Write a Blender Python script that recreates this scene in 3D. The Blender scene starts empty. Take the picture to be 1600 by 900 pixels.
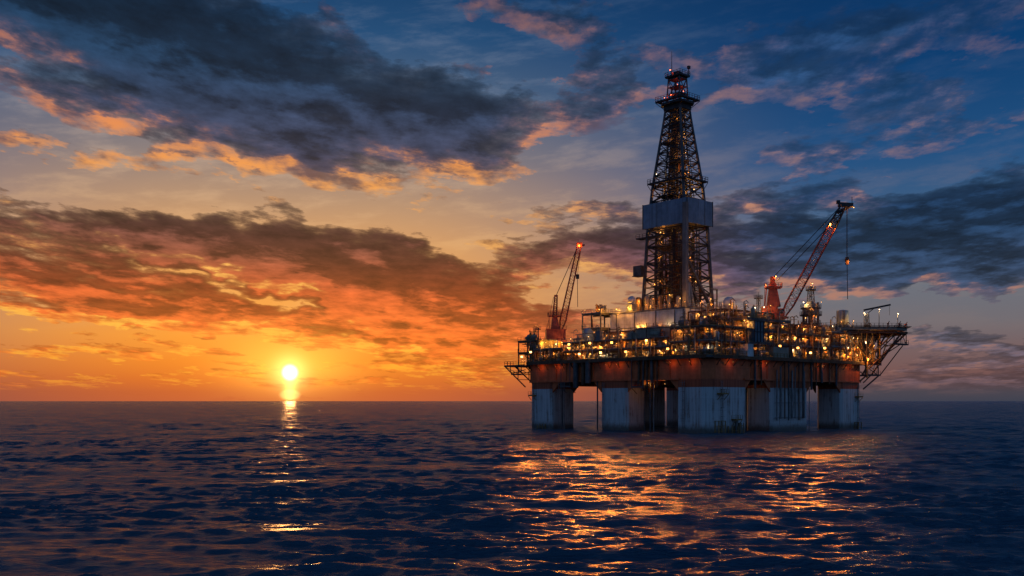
import bpy, bmesh, math, random
import numpy as np
from mathutils import Vector, Matrix

scene = bpy.context.scene
rad = math.radians
F = 1556.0                      # focal length in photo pixels (1600 px wide)
CAMZ = 8.0
HORIZON = 626.5

# ------------------------------------------------------------------ camera
cam_data = bpy.data.cameras.new("camera")
cam_data.sensor_width = 36.0
cam_data.lens = 36.0 * F / 1600.0
cam_data.shift_y = (HORIZON - 450.0) / 1600.0
cam_data.clip_start = 0.5
cam_data.clip_end = 60000.0
cam = bpy.data.objects.new("camera", cam_data)
scene.collection.objects.link(cam)
cam.location = (0, 0, CAMZ)
cam.rotation_euler = (rad(90), 0, rad(0))
scene.camera = cam

# ------------------------------------------------------------------ view, sampling
scene.view_settings.view_transform = 'Standard'
scene.view_settings.look = 'None'
scene.view_settings.exposure = 0.0
scene.view_settings.gamma = 1.0
scene.view_settings.use_curve_mapping = False
scene.render.engine = 'CYCLES'
cy = scene.cycles
cy.use_denoising = True
try:
    cy.denoiser = 'OPENIMAGEDENOISE'
except Exception:
    pass
cy.max_bounces = 6
cy.diffuse_bounces = 2
cy.glossy_bounces = 4
cy.sample_clamp_indirect = 4.0
cy.sample_clamp_direct = 0.0
cy.use_light_tree = True
cy.caustics_reflective = False
cy.caustics_refractive = False

# ------------------------------------------------------------------ sky (world)
SUN_AZ, SUN_EL = math.degrees(math.atan((453 - 800) / F)), 1.6
def lin(c):
    def g(v):
        v /= 255.0
        return v / 12.92 if v <= 0.04045 else ((v + 0.055) / 1.055) ** 2.4
    return tuple(g(v) for v in c) + (1.0,)
def px2sky(px, py):             # direction (azimuth, elevation in degrees) of a spot in the sky
    x, z = (px - 800) / F, (HORIZON - py) / F
    return math.degrees(math.atan(x)), math.degrees(math.atan(z / math.hypot(1, x)))

world = bpy.data.worlds.new("World")
scene.world = world
world.use_nodes = True
try:
    world.cycles.sampling_method = 'MANUAL'
    world.cycles.sample_map_resolution = 1024
except Exception:
    pass
wt = world.node_tree
wt.nodes.clear()

class N:
    """a float socket of a node tree with arithmetic"""
    def __init__(s, tree, sock): s.t, s.s = tree, sock
    def _m(s, op, *others, clamp=False):
        n = s.t.nodes.new('ShaderNodeMath'); n.operation = op; n.use_clamp = clamp
        s.t.links.new(s.s, n.inputs[0])
        for i, o in enumerate(others):
            if isinstance(o, N): s.t.links.new(o.s, n.inputs[i + 1])
            else: n.inputs[i + 1].default_value = o
        return N(s.t, n.outputs[0])
    def __add__(s, o): return s._m('ADD', o)
    def __sub__(s, o): return s._m('SUBTRACT', o)
    def __mul__(s, o): return s._m('MULTIPLY', o)
    def __truediv__(s, o): return s._m('DIVIDE', o)
    def __pow__(s, o): return s._m('POWER', o)
    __radd__ = __add__; __rmul__ = __mul__
    def __rsub__(s, o): return (s * -1.0) + o
    def __neg__(s): return s * -1.0
    def ma(s, k, c): return s._m('MULTIPLY_ADD', k, c)
    def f(s, op, *o): return s._m(op, *o)
    def exp(s): return s._m('EXPONENT')
    def clamp(s): return s._m('ADD', 0.0, clamp=True)
    def max(s, o): return s._m('MAXIMUM', o)
    def min(s, o): return s._m('MINIMUM', o)
    def step(s, a, b, ta=0.0, tb=1.0):
        n = s.t.nodes.new('ShaderNodeMapRange'); n.interpolation_type = 'SMOOTHSTEP'
        s.t.links.new(s.s, n.inputs[0])
        for i, v in enumerate((a, b, ta, tb)): n.inputs[i + 1].default_value = v
        return N(s.t, n.outputs[0])

def xyz(t, a, b, c=None):
    n = t.nodes.new('ShaderNodeCombineXYZ')
    for i, v in enumerate((a, b, c)):
        if isinstance(v, N): t.links.new(v.s, n.inputs[i])
        elif v is not None: n.inputs[i].default_value = v
    return n.outputs[0]
def noise(t, vec, scale, detail, rough=0.55, lac=2.0, dist=0.0, dims='2D', out=0, w=None):
    n = t.nodes.new('ShaderNodeTexNoise'); n.noise_dimensions = dims
    t.links.new(vec, n.inputs['Vector'])
    n.inputs['Scale'].default_value = scale; n.inputs['Detail'].default_value = detail
    n.inputs['Roughness'].default_value = rough; n.inputs['Lacunarity'].default_value = lac
    n.inputs['Distortion'].default_value = dist
    return N(t, n.outputs[out]) if out == 0 else n.outputs[out]
def ramp(t, fac, stops, interp='LINEAR'):
    n = t.nodes.new('ShaderNodeValToRGB'); r = n.color_ramp; r.interpolation = interp
    while len(r.elements) > 1: r.elements.remove(r.elements[-1])
    for i, (p, c) in enumerate(stops):
        e = r.elements[0] if i == 0 else r.elements.new(p)
        e.position = p; e.color = c
    t.links.new(fac.s if isinstance(fac, N) else fac, n.inputs[0])
    return n.outputs[0]
def mix(t, fac, a, b, mode='MIX'):
    n = t.nodes.new('ShaderNodeMix'); n.data_type = 'RGBA'; n.blend_type = mode
    for sock, v in ((n.inputs[0], fac), (n.inputs[6], a), (n.inputs[7], b)):
        if isinstance(v, N): t.links.new(v.s, sock)
        elif isinstance(v, (int, float, tuple)): sock.default_value = v
        else: t.links.new(v, sock)
    return n.outputs[2]
def cscale(t, col, k):
    n = t.nodes.new('ShaderNodeVectorMath'); n.operation = 'SCALE'
    t.links.new(col, n.inputs[0])
    if isinstance(k, N): t.links.new(k.s, n.inputs['Scale'])
    else: n.inputs['Scale'].default_value = k
    return n.outputs[0]
def cadd(t, a, b):
    n = t.nodes.new('ShaderNodeVectorMath'); n.operation = 'ADD'
    t.links.new(a, n.inputs[0]); t.links.new(b, n.inputs[1])
    return n.outputs[0]

def blob(t, vec, px, py, sx, sy, ang, kind='SPHERICAL'):
    """soft elongated patch of the sky: centre and half sizes in photo pixels, angle down to the right"""
    a, e = px2sky(px, py)
    k = math.degrees(1 / F) * 0.97
    m = t.nodes.new('ShaderNodeMapping'); m.vector_type = 'TEXTURE'
    m.inputs['Location'].default_value = (a, e, 0)
    m.inputs['Rotation'].default_value = (0, 0, rad(-ang))
    m.inputs['Scale'].default_value = (sx * k, sy * k, 1)
    t.links.new(vec, m.inputs['Vector'])
    g = t.nodes.new('ShaderNodeTexGradient'); g.gradient_type = kind
    t.links.new(m.outputs[0], g.inputs[0])
    return N(t, g.outputs['Fac'])

# cloud banks: (px, py, half length, half height, slope in degrees, weight)
BANKS = [
    # the great dark bank, upper left
    (215, 70, 330, 110, 14, .85), (430, 120, 300, 110, 14, .85), (110, 35, 260, 80, 10, .7),
    (640, 205, 240, 95, 8, .72), (740, 190, 150, 80, 5, .5), (260, 190, 220, 40, 14, .5), (440, 245, 200, 34, 12, .36),
    (560, 290, 130, 28, 10, .42), (60, 140, 170, 26, 14, .40), (90, 225, 120, 14, 12, .28), (330, 150, 200, 60, 14, .3), (120, 185, 150, 18, 14, .4), (130, 262, 40, 12, 12, .36), (20, 230, 50, 16, 10, .36),
    # the long brown bank above the sun
    (80, 338, 190, 40, 9, .85), (300, 365, 150, 52, 10, .75), (480, 400, 260, 75, 14, .95), (650, 450, 260, 62, 12, .8),
    (200, 395, 220, 30, 8, .5), (460, 445, 330, 60, 8, .95), (80, 432, 240, 38, 8, .9), (250, 498, 330, 34, 6, 1.0), (640, 500, 300, 55, 4, 1.0), (760, 470, 120, 30, 14, .6), (760, 540, 240, 40, 0, .7),
    (430, 325, 40, 22, -10, .5), (510, 350, 60, 24, 12, .3), (665, 390, 45, 22, 10, .4),
    (200, 562, 260, 13, 4, .5), (700, 572, 260, 15, 0, .5), (330, 590, 300, 10, 1, .4), (620, 545, 160, 9, 2, .4),
    # clouds left of and behind the derrick
    (930, 375, 220, 42, 2, .62), (1010, 400, 240, 45, 2, .55), (850, 410, 150, 26, 2, .38), (860, 335, 110, 20, -6, .46), (985, 320, 70, 18, -12, .45),
    (1020, 470, 230, 26, -4, .35), (770, 400, 120, 22, 8, .3),
    # the dark bank to the right
    (1480, 385, 300, 70, -4, .95), (1380, 370, 240, 48, -4, .55), (1580, 340, 200, 62, -12, .6), (1300, 425, 220, 32, 0, .4), (1480, 440, 280, 26, 0, .7),
    (1200, 345, 150, 36, -4, .62), (1290, 300, 180, 22, -4, .42), (1450, 310, 190, 26, -14, .4), (1180, 300, 100, 26, 0, .3),
    # low bars, right
    (1480, 518, 120, 13, 0, .62), (1500, 548, 130, 12, 0, .55), (1590, 540, 100, 12, 0, .5), (1500, 578, 180, 14, 0, .55), (1440, 606, 260, 16, 0, .6),
    # thin pink fleece, upper right
    (1360, 75, 150, 44, -16, .36), (1380, 150, 90, 60, 30, .30), (1220, 135, 110, 46, 10, .38), (1270, 245, 90, 24, -4, .44), (1430, 240, 140, 34, -4, .42),
    (1110, 150, 60, 22, 0, .36), (1520, 60, 160, 56, -20, .26), (940, 165, 140, 30, 6, .36), (910, 205, 90, 20, 6, .40), (655, 38, 60, 26, 30, .42),
    (770, 18, 90, 22, 10, .34), (890, 40, 80, 26, 10, .22), (1250, 50, 160, 40, -10, .3), (1150, 390, 110, 26, -4, .38), (1410, 20, 120, 30, -10, .3), (935, 95, 60, 20, -30, .2),
]
# clear strips between the banks
GAPS = [
    (420, 305, 170, 30, 8, .6),    (150, 130, 150, 22, 26, .45), (420, 340, 420, 34, 5, .5), (150, 300, 240, 40, 4, .5), (740, 335, 200, 44, 14, .7), (250, 412, 190, 10, 12, .7),
    (400, 458, 130, 11, 12, .8), (180, 450, 160, 7, 5, .6), (470, 482, 70, 10, 14, .7), (120, 505, 200, 9, 5, .6), (330, 530, 260, 11, 5, .6), (470, 530, 160, 10, 0, .5), (860, 478, 130, 20, -8, .6),
    (900, 270, 200, 60, 0, .5), (640, 40, 260, 40, 8, .25), (1450, 490, 260, 28, 0, .6), (1500, 270, 160, 20, 0, .3), (1040, 280, 160, 30, 0, .3), (560, 562, 300, 12, 2, .5), (240, 575, 260, 16, 0, .4),
]

def density(t, a, e, detail):
    """cloud density at azimuth a, elevation e (degrees)"""
    ee = e.max(0.0) + 9.0
    pl = xyz(t, a / ee, (e * 0 + 60.0) / ee)
    w = noise(t, xyz(t, a, e * 1.8), 0.30, 3, out=1)              # warp, so that no bank keeps a clean outline
    wv = t.nodes.new('ShaderNodeVectorMath'); wv.operation = 'MULTIPLY_ADD'
    t.links.new(w, wv.inputs[0]); wv.inputs[1].default_value = (4.2, 1.9, 0); wv.inputs[2].default_value = (-2.1, -.95, 0)
    ad = t.nodes.new('ShaderNodeVectorMath'); ad.operation = 'ADD'
    t.links.new(xyz(t, a, e, 0.0), ad.inputs[0]); t.links.new(wv.outputs[0], ad.inputs[1])
    # a lies against e like this so that streaks run down to the right on the left side
    fb = noise(t, pl, 3.4, detail, 0.56, 2.1, 0.08)
    fi = noise(t, pl, 13.0, detail - 2, 0.62, 2.1, 0.0)
    sl = noise(t, xyz(t, a * 0.085 + e * 0.05, e * 0.62 + a * 0.115), 1.0, 5, 0.58, 2.1, 0.0)   # long streaks, layered towards the horizon
    acc = (sl - 0.5) * e.step(20.0, 7.0, 0.7, 1.9)
    acc = acc + (fb - 0.5).ma(2.3, (fi - 0.5) * 1.05) - 0.06
    for (px, py, sx, sy, an, w_) in BANKS:
        acc = blob(t, ad.outputs[0], px, py, sx * 1.3, sy * 1.3, an).ma(w_ * 1.25, acc)
    for (px, py, sx, sy, an, w_) in GAPS:
        acc = blob(t, ad.outputs[0], px, py, sx * 1.4, sy * 1.4, an).ma(-w_ * 1.2, acc)
    return acc

def build_sky(t):
    tc = t.nodes.new('ShaderNodeTexCoord')
    sp = t.nodes.new('ShaderNodeSeparateXYZ')
    t.links.new(tc.outputs['Generated'], sp.inputs[0])
    x, y, z = (N(t, sp.outputs[i]) for i in range(3))
    a = x.f('ARCTAN2', y) * (180 / math.pi)
    e = z.f('ARCSINE') * (180 / math.pi)
    ep = e.max(0.0)
    da, de = a - SUN_AZ, e - SUN_EL
    # how far round from the sun, 0 at the sun .. 1
    aside = da.f('ABSOLUTE').step(4.0, 31.0)
    ramp_e = (ep / 90.0) ** 0.5
    def st(lst): return [((d / 90.0) ** .5, lin(c)) for d, c in lst]
    warm = ramp(t, ramp_e, st([(0, (184, 88, 54)), (.5, (194, 92, 46)), (1.2, (216, 108, 38)), (2.2, (234, 130, 38)), (3.6, (244, 152, 52)), (6.5, (236, 160, 78)), (8.5, (222, 160, 96)), (11, (186, 146, 112)),
                               (13.5, (140, 126, 122)), (16.5, (84, 104, 128)), (20, (32, 76, 118)), (24, (4, 52, 96)), (40, (3, 36, 78)), (90, (6, 30, 66))]))
    cool = ramp(t, ramp_e, st([(0, (58, 64, 80)), (.5, (74, 70, 80)), (1.5, (118, 84, 82)), (2.8, (116, 94, 96)), (4.2, (112, 106, 112)), (6.5, (104, 110, 122)), (9, (70, 98, 130)), (13, (30, 78, 126)),
                               (18, (4, 58, 108)), (24, (2, 42, 86)), (40, (4, 38, 84)), (90, (8, 36, 78))]))
    base = mix(t, aside, warm, cool)
    # the sky behind the camera, away from the sunset, is a paler blue
    back = da.f('ABSOLUTE').step(45.0, 120.0)
    east = ramp(t, ramp_e, st([(0, (70, 84, 118)), (6, (84, 110, 148)), (20, (78, 116, 164)), (45, (40, 86, 138)), (90, (8, 38, 80))]))
    base = mix(t, back, base, east)
    # thin high veil
    veil = noise(t, xyz(t, a * 0.35 + e * 0.5, e * 1.6 - a * 0.25), 0.5, 6, 0.62, 2.0, 0.1).step(0.42, 0.75)
    veilc = ramp(t, ramp_e, st([(0, (225, 130, 60)), (8, (240, 180, 110)), (12, (214, 176, 140)), (17, (130, 140, 160)), (24, (40, 80, 120))]))
    vm = aside.ma(-0.75, 0.85)
    base = mix(t, veil * vm * 0.55 * e.step(2, 7) * (1.0 - back), base, veilc)
    # clouds
    D = density(t, a, e, 9)
    ln = (da * da + de * de).f('SQRT') + 0.5
    step_ = 0.65
    D2 = density(t, a - da / ln * step_ * 0.8, e - de / ln * step_ - 0.35, 6)
    body = (D - 0.10).max(0.0)
    fleece = da.step(22.0, 30.0) * e.step(8.5, 13.0)
    soft = e.step(7.0, 13.0)
    alpha = 1.0 - (body * (fleece * -1.7 + soft * -2.0 + 5.5) * -1.0).exp()
    thru = ((D2 - 0.12).max(0.0) * -7.0).exp()
    far = ln.step(2.0, 34.0)
    shade = ramp(t, ramp_e, st([(0, (170, 80, 44)), (1.5, (214, 98, 34)), (3.5, (216, 98, 34)), (6, (182, 80, 36)), (8, (124, 66, 46)), (10.5, (84, 60, 58)), (14, (52, 57, 78)), (18, (28, 52, 78)), (24, (5, 40, 68)), (90, (10, 40, 66))]))
    shade_c = ramp(t, ramp_e, st([(0, (88, 66, 74)), (1.5, (92, 76, 86)), (3.5, (78, 80, 98)), (6, (46, 62, 88)), (9, (30, 54, 84)), (12, (24, 54, 90)), (18, (34, 66, 104)), (24, (20, 50, 90)), (90, (12, 46, 86))]))
    shade = mix(t, da.step(10.0, 30.0), shade, shade_c)
    lit = ramp(t, ramp_e, st([(0, (236, 130, 50)), (2, (255, 178, 52)), (5, (255, 190, 74)), (9, (250, 180, 96)), (12, (252, 166, 76)), (15, (232, 138, 76)), (19, (176, 112, 88)), (24, (96, 84, 96)), (90, (90, 90, 110))]))
    lit_c = ramp(t, ramp_e, st([(0, (150, 100, 86)), (4, (160, 118, 108)), (9, (196, 130, 100)), (14, (156, 120, 114)), (18, (126, 104, 114)), (24, (84, 82, 106)), (90, (80, 90, 120))]))
    lit = mix(t, da.step(9.0, 30.0), lit, lit_c)
    billow = noise(t, xyz(t, a / (ep + 9.0), (ep * 0 + 60.0) / (ep + 9.0)), 9.0, 7, 0.6, 2.1, 0.05)
    shade = cscale(t, shade, billow.ma(1.6, 0.10))
    thru = thru * (billow * 1.0 + noise(t, xyz(t, a * 0.12, e * 0.2), 2.2, 3) * 1.0).step(0.78, 1.22, 0.12, 1.0)
    relief = (D - D2).step(-0.30, 0.55)
    shade = cscale(t, shade, relief.ma(1.0, 0.60))
    cloud = mix(t, thru, shade, lit)
    cloud = mix(t, back, cloud, (0.10, 0.16, 0.30, 1))
    # far banks sink into the evening air
    air = (ep / -2.2).exp() * 0.55
    cloud = mix(t, air, cloud, base)
    col = mix(t, alpha * e.step(0.15, 1.1), base, cloud)
    # horizon murk
    murk = mix(t, aside, lin((196, 96, 56)), lin((60, 64, 78)))
    col = mix(t, (ep / -0.55).exp() * 0.55 * (1.0 - back), col, murk)
    # glow round the low sun, and the disc
    wide = ((da * da * 0.012 + de * de * 0.05) * -1.0).exp()
    near = ((da * da * 0.10 + de * de * 0.30) * -1.0).exp()
    core = ((da * da + de * de) * -1.5).exp()
    bars = D.step(0.0, 0.9, 1.0, 0.25)
    low = e.step(-0.6, 2.2, 0.25, 1.0)
    glow = cscale(t, mix(t, 0.0, (1.0, .40, .05, 1), (1, 1, 1, 1)), wide * 0.075 * bars * low)
    glow = cadd(t, glow, cscale(t, mix(t, 0.0, (1.0, .52, .07, 1), (1, 1, 1, 1)), near * 0.78 * bars * low))
    glow = cadd(t, glow, cscale(t, mix(t, 0.0, (1.0, .72, .22, 1), (1, 1, 1, 1)), core * 1.0))
    disc = (da * da + de * de).f('SQRT').step(0.55, 0.2)
    glow = cadd(t, glow, cscale(t, mix(t, 0.0, (1.0, .88, .6, 1), (1, 1, 1, 1)), disc * 2.5))
    # light pillar and the mirrored foot of the disc on the horizon
    pil = (da * da * -9.0).exp() * e.step(-0.1, 0.2) * e.step(2.0, 0.9)
    glow = cadd(t, glow, cscale(t, mix(t, 0.0, (1.0, .55, .12, 1), (1, 1, 1, 1)), pil * 1.3))
    foot = (((da * da) * 1.1 + (e - 0.35) * (e - 0.35) * 4.0) * -1.6).exp()
    foot = foot.step(0.45, 0.75)
    glow = cadd(t, glow, cscale(t, mix(t, 0.0, (1.0, .66, .2, 1), (1, 1, 1, 1)), foot * 0.45))
    col = cadd(t, col, glow)
    # the physical sky as the air's own light
    sky = t.nodes.new('ShaderNodeTexSky')
    sky.sky_type = 'NISHITA'; sky.sun_disc = False
    sky.sun_elevation = rad(SUN_EL); sky.sun_rotation = rad(SUN_AZ)
    sky.air_density = 1.0; sky.dust_density = 1.0; sky.ozone_density = 2.0
    b1 = t.nodes.new('ShaderNodeBackground'); b1.inputs['Strength'].default_value = 0.004
    t.links.new(sky.outputs[0], b1.inputs['Color'])
    b2 = t.nodes.new('ShaderNodeBackground'); b2.inputs['Strength'].default_value = 1.0
    t.links.new(col, b2.inputs['Color'])
    ash = t.nodes.new('ShaderNodeAddShader')
    t.links.new(b1.outputs[0], ash.inputs[0]); t.links.new(b2.outputs[0], ash.inputs[1])
    out = t.nodes.new('ShaderNodeOutputWorld')
    t.links.new(ash.outputs[0], out.inputs['Surface'])
build_sky(wt)

# ------------------------------------------------------------------ sun, low and straight behind the scene
sun_data = bpy.data.lights.new("sun", 'SUN')
sun_data.energy = 0.06
sun_data.color = (1.0, 0.42, 0.12)
sun_data.angle = rad(0.5)
sun = bpy.data.objects.new("sun", sun_data)
scene.collection.objects.link(sun)
_d = Vector((math.sin(rad(SUN_AZ)) * math.cos(rad(SUN_EL)), math.cos(rad(SUN_AZ)) * math.cos(rad(SUN_EL)), math.sin(rad(SUN_EL))))
sun.rotation_euler = _d.to_track_quat('Z', 'Y').to_euler()

# ================================================================== helpers
R0 = Vector((47.5, 240.0, 0.0))          # outer corner of the platform nearest the camera, at the waterline
PHI = math.atan2(0.66, 0.75)             # platform axes: x runs right and away, y runs left and away
RIG = Matrix.Translation(R0) @ Matrix.Rotation(PHI, 4, 'Z')
BASE = {}

class G:
    """collects boxes, bars, tubes ... and links them as one mesh object"""
    def __init__(s): s.v, s.f, s.sm, s.mi = [], [], [], []
    def _add(s, vs, fs, smooth=False, mi=0):
        o = len(s.v); s.v += [tuple(p) for p in vs]
        for f in fs:
            s.f.append(tuple(i + o for i in f)); s.sm.append(smooth); s.mi.append(mi)
    def box(s, x0, x1, y0, y1, z0, z1, mi=0):
        vs = [(x, y, z) for z in (z0, z1) for y in (y0, y1) for x in (x0, x1)]
        s._add(vs, [(0, 2, 3, 1), (4, 5, 7, 6), (0, 1, 5, 4), (2, 6, 7, 3), (0, 4, 6, 2), (1, 3, 7, 5)], False, mi); return s
    def cbox(s, c, sx, sy, sz, mi=0):
        return s.box(c[0] - sx / 2, c[0] + sx / 2, c[1] - sy / 2, c[1] + sy / 2, c[2], c[2] + sz, mi)
    def bar(s, p, q, w, h=None, mi=0):
        h = h or w; p, q = Vector(p), Vector(q); d = q - p
        if d.length < 1e-5: return s
        d.normalize()
        up = Vector((0, 0, 1)) if abs(d.z) < .95 else Vector((0, 1, 0))
        a = d.cross(up).normalized() * (w / 2); b = d.cross(a).normalized() * (h / 2)
        vs = [r + i * a + j * b for r in (p, q) for i, j in ((-1, -1), (1, -1), (1, 1), (-1, 1))]
        s._add(vs, [(3, 2, 1, 0), (4, 5, 6, 7), (0, 1, 5, 4), (1, 2, 6, 5), (2, 3, 7, 6), (3, 0, 4, 7)], False, mi); return s
    def tube(s, p, q, r, n=7, r2=None, mi=0, caps=True):
        r2 = r if r2 is None else r2; p, q = Vector(p), Vector(q); d = q - p
        if d.length < 1e-5: return s
        d.normalize()
        up = Vector((0, 0, 1)) if abs(d.z) < .95 else Vector((0, 1, 0))
        a = d.cross(up).normalized(); b = d.cross(a).normalized()
        vs = []
        for c, rr in ((p, r), (q, r2)):
            vs += [c + (a * math.cos(2 * math.pi * k / n) + b * math.sin(2 * math.pi * k / n)) * rr for k in range(n)]
        s._add(vs, [(k, (k + 1) % n, n + (k + 1) % n, n + k) for k in range(n)], True, mi)
        if caps: s._add(vs[:n], [tuple(range(n - 1, -1, -1))], False, mi); s._add(vs[n:], [tuple(range(n))], False, mi)
        return s
    def path(s, pts, r, n=6, mi=0):
        for a, b in zip(pts, pts[1:]): s.tube(a, b, r, n, mi=mi)
        for p in pts[1:-1]: s.ball(p, r * 1.12, 6, 4, mi=mi)
        return s
    def ball(s, c, r, n=12, m=8, mi=0, z0=-1.0, sz=1.0):
        c = Vector(c); vs, fs = [], []
        t0 = math.asin(max(-1, z0))
        for i in range(m + 1):
            t = t0 + (math.pi / 2 - t0) * i / m
            for k in range(n):
                u = 2 * math.pi * k / n
                vs.append(c + Vector((math.cos(t) * math.cos(u), math.cos(t) * math.sin(u), math.sin(t) * sz)) * r)
        for i in range(m):
            for k in range(n):
                fs.append((i * n + k, i * n + (k + 1) % n, (i + 1) * n + (k + 1) % n, (i + 1) * n + k))
        s._add(vs, fs, True, mi); return s
    def lathe(s, c, prof, n=16, mi=0):
        """profile of (radius, height) turned about the vertical through c"""
        c = Vector(c); vs, fs = [], []
        for r, z in prof:
            vs += [c + Vector((r * math.cos(2 * math.pi * k / n), r * math.sin(2 * math.pi * k / n), z)) for k in range(n)]
        for i in range(len(prof) - 1):
            fs += [(i * n + k, i * n + (k + 1) % n, (i + 1) * n + (k + 1) % n, (i + 1) * n + k) for k in range(n)]
        s._add(vs, fs, True, mi)
        return s
    def prism(s, poly, z0, z1, mi=0):
        n = len(poly)
        vs = [(x, y, z0) for x, y in poly] + [(x, y, z1) for x, y in poly]
        s._add(vs, [tuple(range(n - 1, -1, -1)), tuple(range(n, 2 * n))] + [(k, (k + 1) % n, n + (k + 1) % n, n + k) for k in range(n)], False, mi); return s
    def rail(s, pts, h=1.15, post=1.7, r=.05, closed=False):
        pts = [Vector(p) for p in pts]
        if closed: pts = pts + [pts[0]]
        for a, b in zip(pts, pts[1:]):
            L = (b - a).length; n = max(1, int(round(L / post)))
            for k in range(n + 1):
                p = a.lerp(b, k / n); s.bar(p, p + Vector((0, 0, h)), r * 1.3)
            for hh in (h, h * .55): s.bar(a + Vector((0, 0, hh)), b + Vector((0, 0, hh)), r)
            s.bar(a + Vector((0, 0, .1)), b + Vector((0, 0, .1)), r * .5, .2)
        return s
    def ladder(s, p, q, w=.6, cage=True, ax=(0, 1, 0)):
        p, q, ax = Vector(p), Vector(q), Vector(ax) * (w / 2)
        s.bar(p - ax, q - ax, .08); s.bar(p + ax, q + ax, .08)
        n = int((q - p).length / .45)
        for k in range(1, n): c = p.lerp(q, k / n); s.bar(c - ax, c + ax, .05)
        return s
    def lattice(s, p, q, w0, w1, r, br, bays, ax=None, sides=4):
        """square lattice girder between p and q, widths w0 and w1"""
        p, q = Vector(p), Vector(q); d = (q - p).normalized()
        ax = Vector(ax) if ax is not None else Vector((0, 1, 0))
        a = (ax - d * ax.dot(d)).normalized(); b = d.cross(a).normalized()
        def ring(k):
            c = p.lerp(q, k / bays); w = (w0 + (w1 - w0) * k / bays) / 2
            return [c + a * w * i + b * w * j for i, j in ((-1, -1), (1, -1), (1, 1), (-1, 1))]
        rings = [ring(k) for k in range(bays + 1)]
        for i in range(4): s.tube(rings[0][i], rings[-1][i], r, 6)
        for k in range(bays):
            for i in range(4):
                j = (i + 1) % 4
                s.bar(rings[k][i], rings[k][j], br)
                s.bar(rings[k][i], rings[k + 1][j], br) if (k + i) % 2 else s.bar(rings[k][j], rings[k + 1][i], br)
        return s
    def mesh(s, name, mats, base=(0, 0, 0)):
        me = bpy.data.meshes.new(name)
        bx, by, bz = base
        me.from_pydata([(x - bx, y - by, z - bz) for x, y, z in s.v], [], s.f)
        me.polygons.foreach_set('use_smooth', s.sm)
        me.polygons.foreach_set('material_index', s.mi)
        for m in (mats if isinstance(mats, (list, tuple)) else [mats]): me.materials.append(m)
        me.update()
        return me
    def build(s, name, mats, parent=None, label=None):
        root = parent
        while root is not None and root.name not in BASE: root = root.parent
        me = s.mesh(name, mats, BASE[root.name] if root is not None else (0, 0, 0))
        o = bpy.data.objects.new(name, me)
        scene.collection.objects.link(o)
        if parent is not None: o.parent = parent
        if label: o['label'] = label
        return o

def tag(o, label=None, cat=None, group=None, kind=None):
    for k, v in (('label', label), ('category', cat), ('group', group), ('kind', kind)):
        if v: o[k] = v
    return o
def thing(name, label, cat, base, group=None, frame=RIG):
    """an Empty at the thing's base; its parts are given in the same platform coordinates"""
    o = bpy.data.objects.new(name, None); scene.collection.objects.link(o)
    o.empty_display_size = .5
    o.matrix_world = frame @ Matrix.Translation(Vector(base))
    BASE[o.name] = tuple(base)
    return tag(o, label, cat, group)

# ================================================================== materials
def newmat(name):
    m = bpy.data.materials.new(name); m.use_nodes = True
    t = m.node_tree; b = t.nodes['Principled BSDF']
    return m, t, b
def paint(name, col, rough=.55, metal=0.0, worn=.35, rust=.25, streak=True, seams=None):
    """weathered paint: uneven tone, rust blooms and runs"""
    m, t, b = newmat(name)
    tc = t.nodes.new('ShaderNodeTexCoord')
    ob = tc.outputs['Object']
    mp = t.nodes.new('ShaderNodeMapping'); t.links.new(ob, mp.inputs[0]); mp.inputs['Scale'].default_value = (1.3, 1.3, .12 if streak else 1.0)
    n1 = noise(t, ob, .45, 6, .6, dims='3D')
    n2 = noise(t, mp.outputs[0], 1.0, 7, .65, dims='3D')
    c = tuple(col) + (1,)
    dk = tuple(v * (1 - worn) for v in col) + (1,)
    lt = tuple(min(1, v * (1 + worn * .5) + .01) for v in col) + (1,)
    k = mix(t, n1.step(.3, .7), dk, lt)
    k = mix(t, n2.step(.35, .75) * .6, k, tuple(v * (1 - worn) * .8 for v in col) + (1,))
    rs = (n1 * .5 + n2 * .6).step(.62, .74) * rust * 2.2
    k = mix(t, rs.clamp(), k, (.10, .038, .014, 1))
    t.links.new(k, b.inputs['Base Color'])
    rr = n2.step(.2, .8, rough - .12, rough + .18)
    t.links.new(rr.s, b.inputs['Roughness'])
    b.inputs['Metallic'].default_value = metal
    b.inputs['Specular IOR Level'].default_value = .35
    if seams:
        br = t.nodes.new('ShaderNodeTexBrick'); br.offset = 0.0
        br.inputs['Color1'].default_value = (1, 1, 1, 1); br.inputs['Color2'].default_value = (.86, .86, .86, 1); br.inputs['Mortar'].default_value = (.45, .45, .45, 1)
        br.inputs['Scale'].default_value = 1.0; br.inputs['Mortar Size'].default_value = .03
        br.inputs['Brick Width'].default_value = seams[0]; br.inputs['Row Height'].default_value = seams[1]
        sx = t.nodes.new('ShaderNodeSeparateXYZ'); t.links.new(ob, sx.inputs[0])
        t.links.new(xyz(t, N(t, sx.outputs[0]) + N(t, sx.outputs[1]), N(t, sx.outputs[2])), br.inputs['Vector'])
        t.links.new(mix(t, .75, k, br.outputs['Color'], 'MULTIPLY'), b.inputs['Base Color'])
    return m
def lampmat(name, col, strength):
    m, t, b = newmat(name)
    e = t.nodes.new('ShaderNodeEmission'); e.inputs['Color'].default_value = tuple(col) + (1,); e.inputs['Strength'].default_value = strength
    t.links.new(e.outputs[0], t.nodes['Material Output'].inputs['Surface'])
    return m

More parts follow.
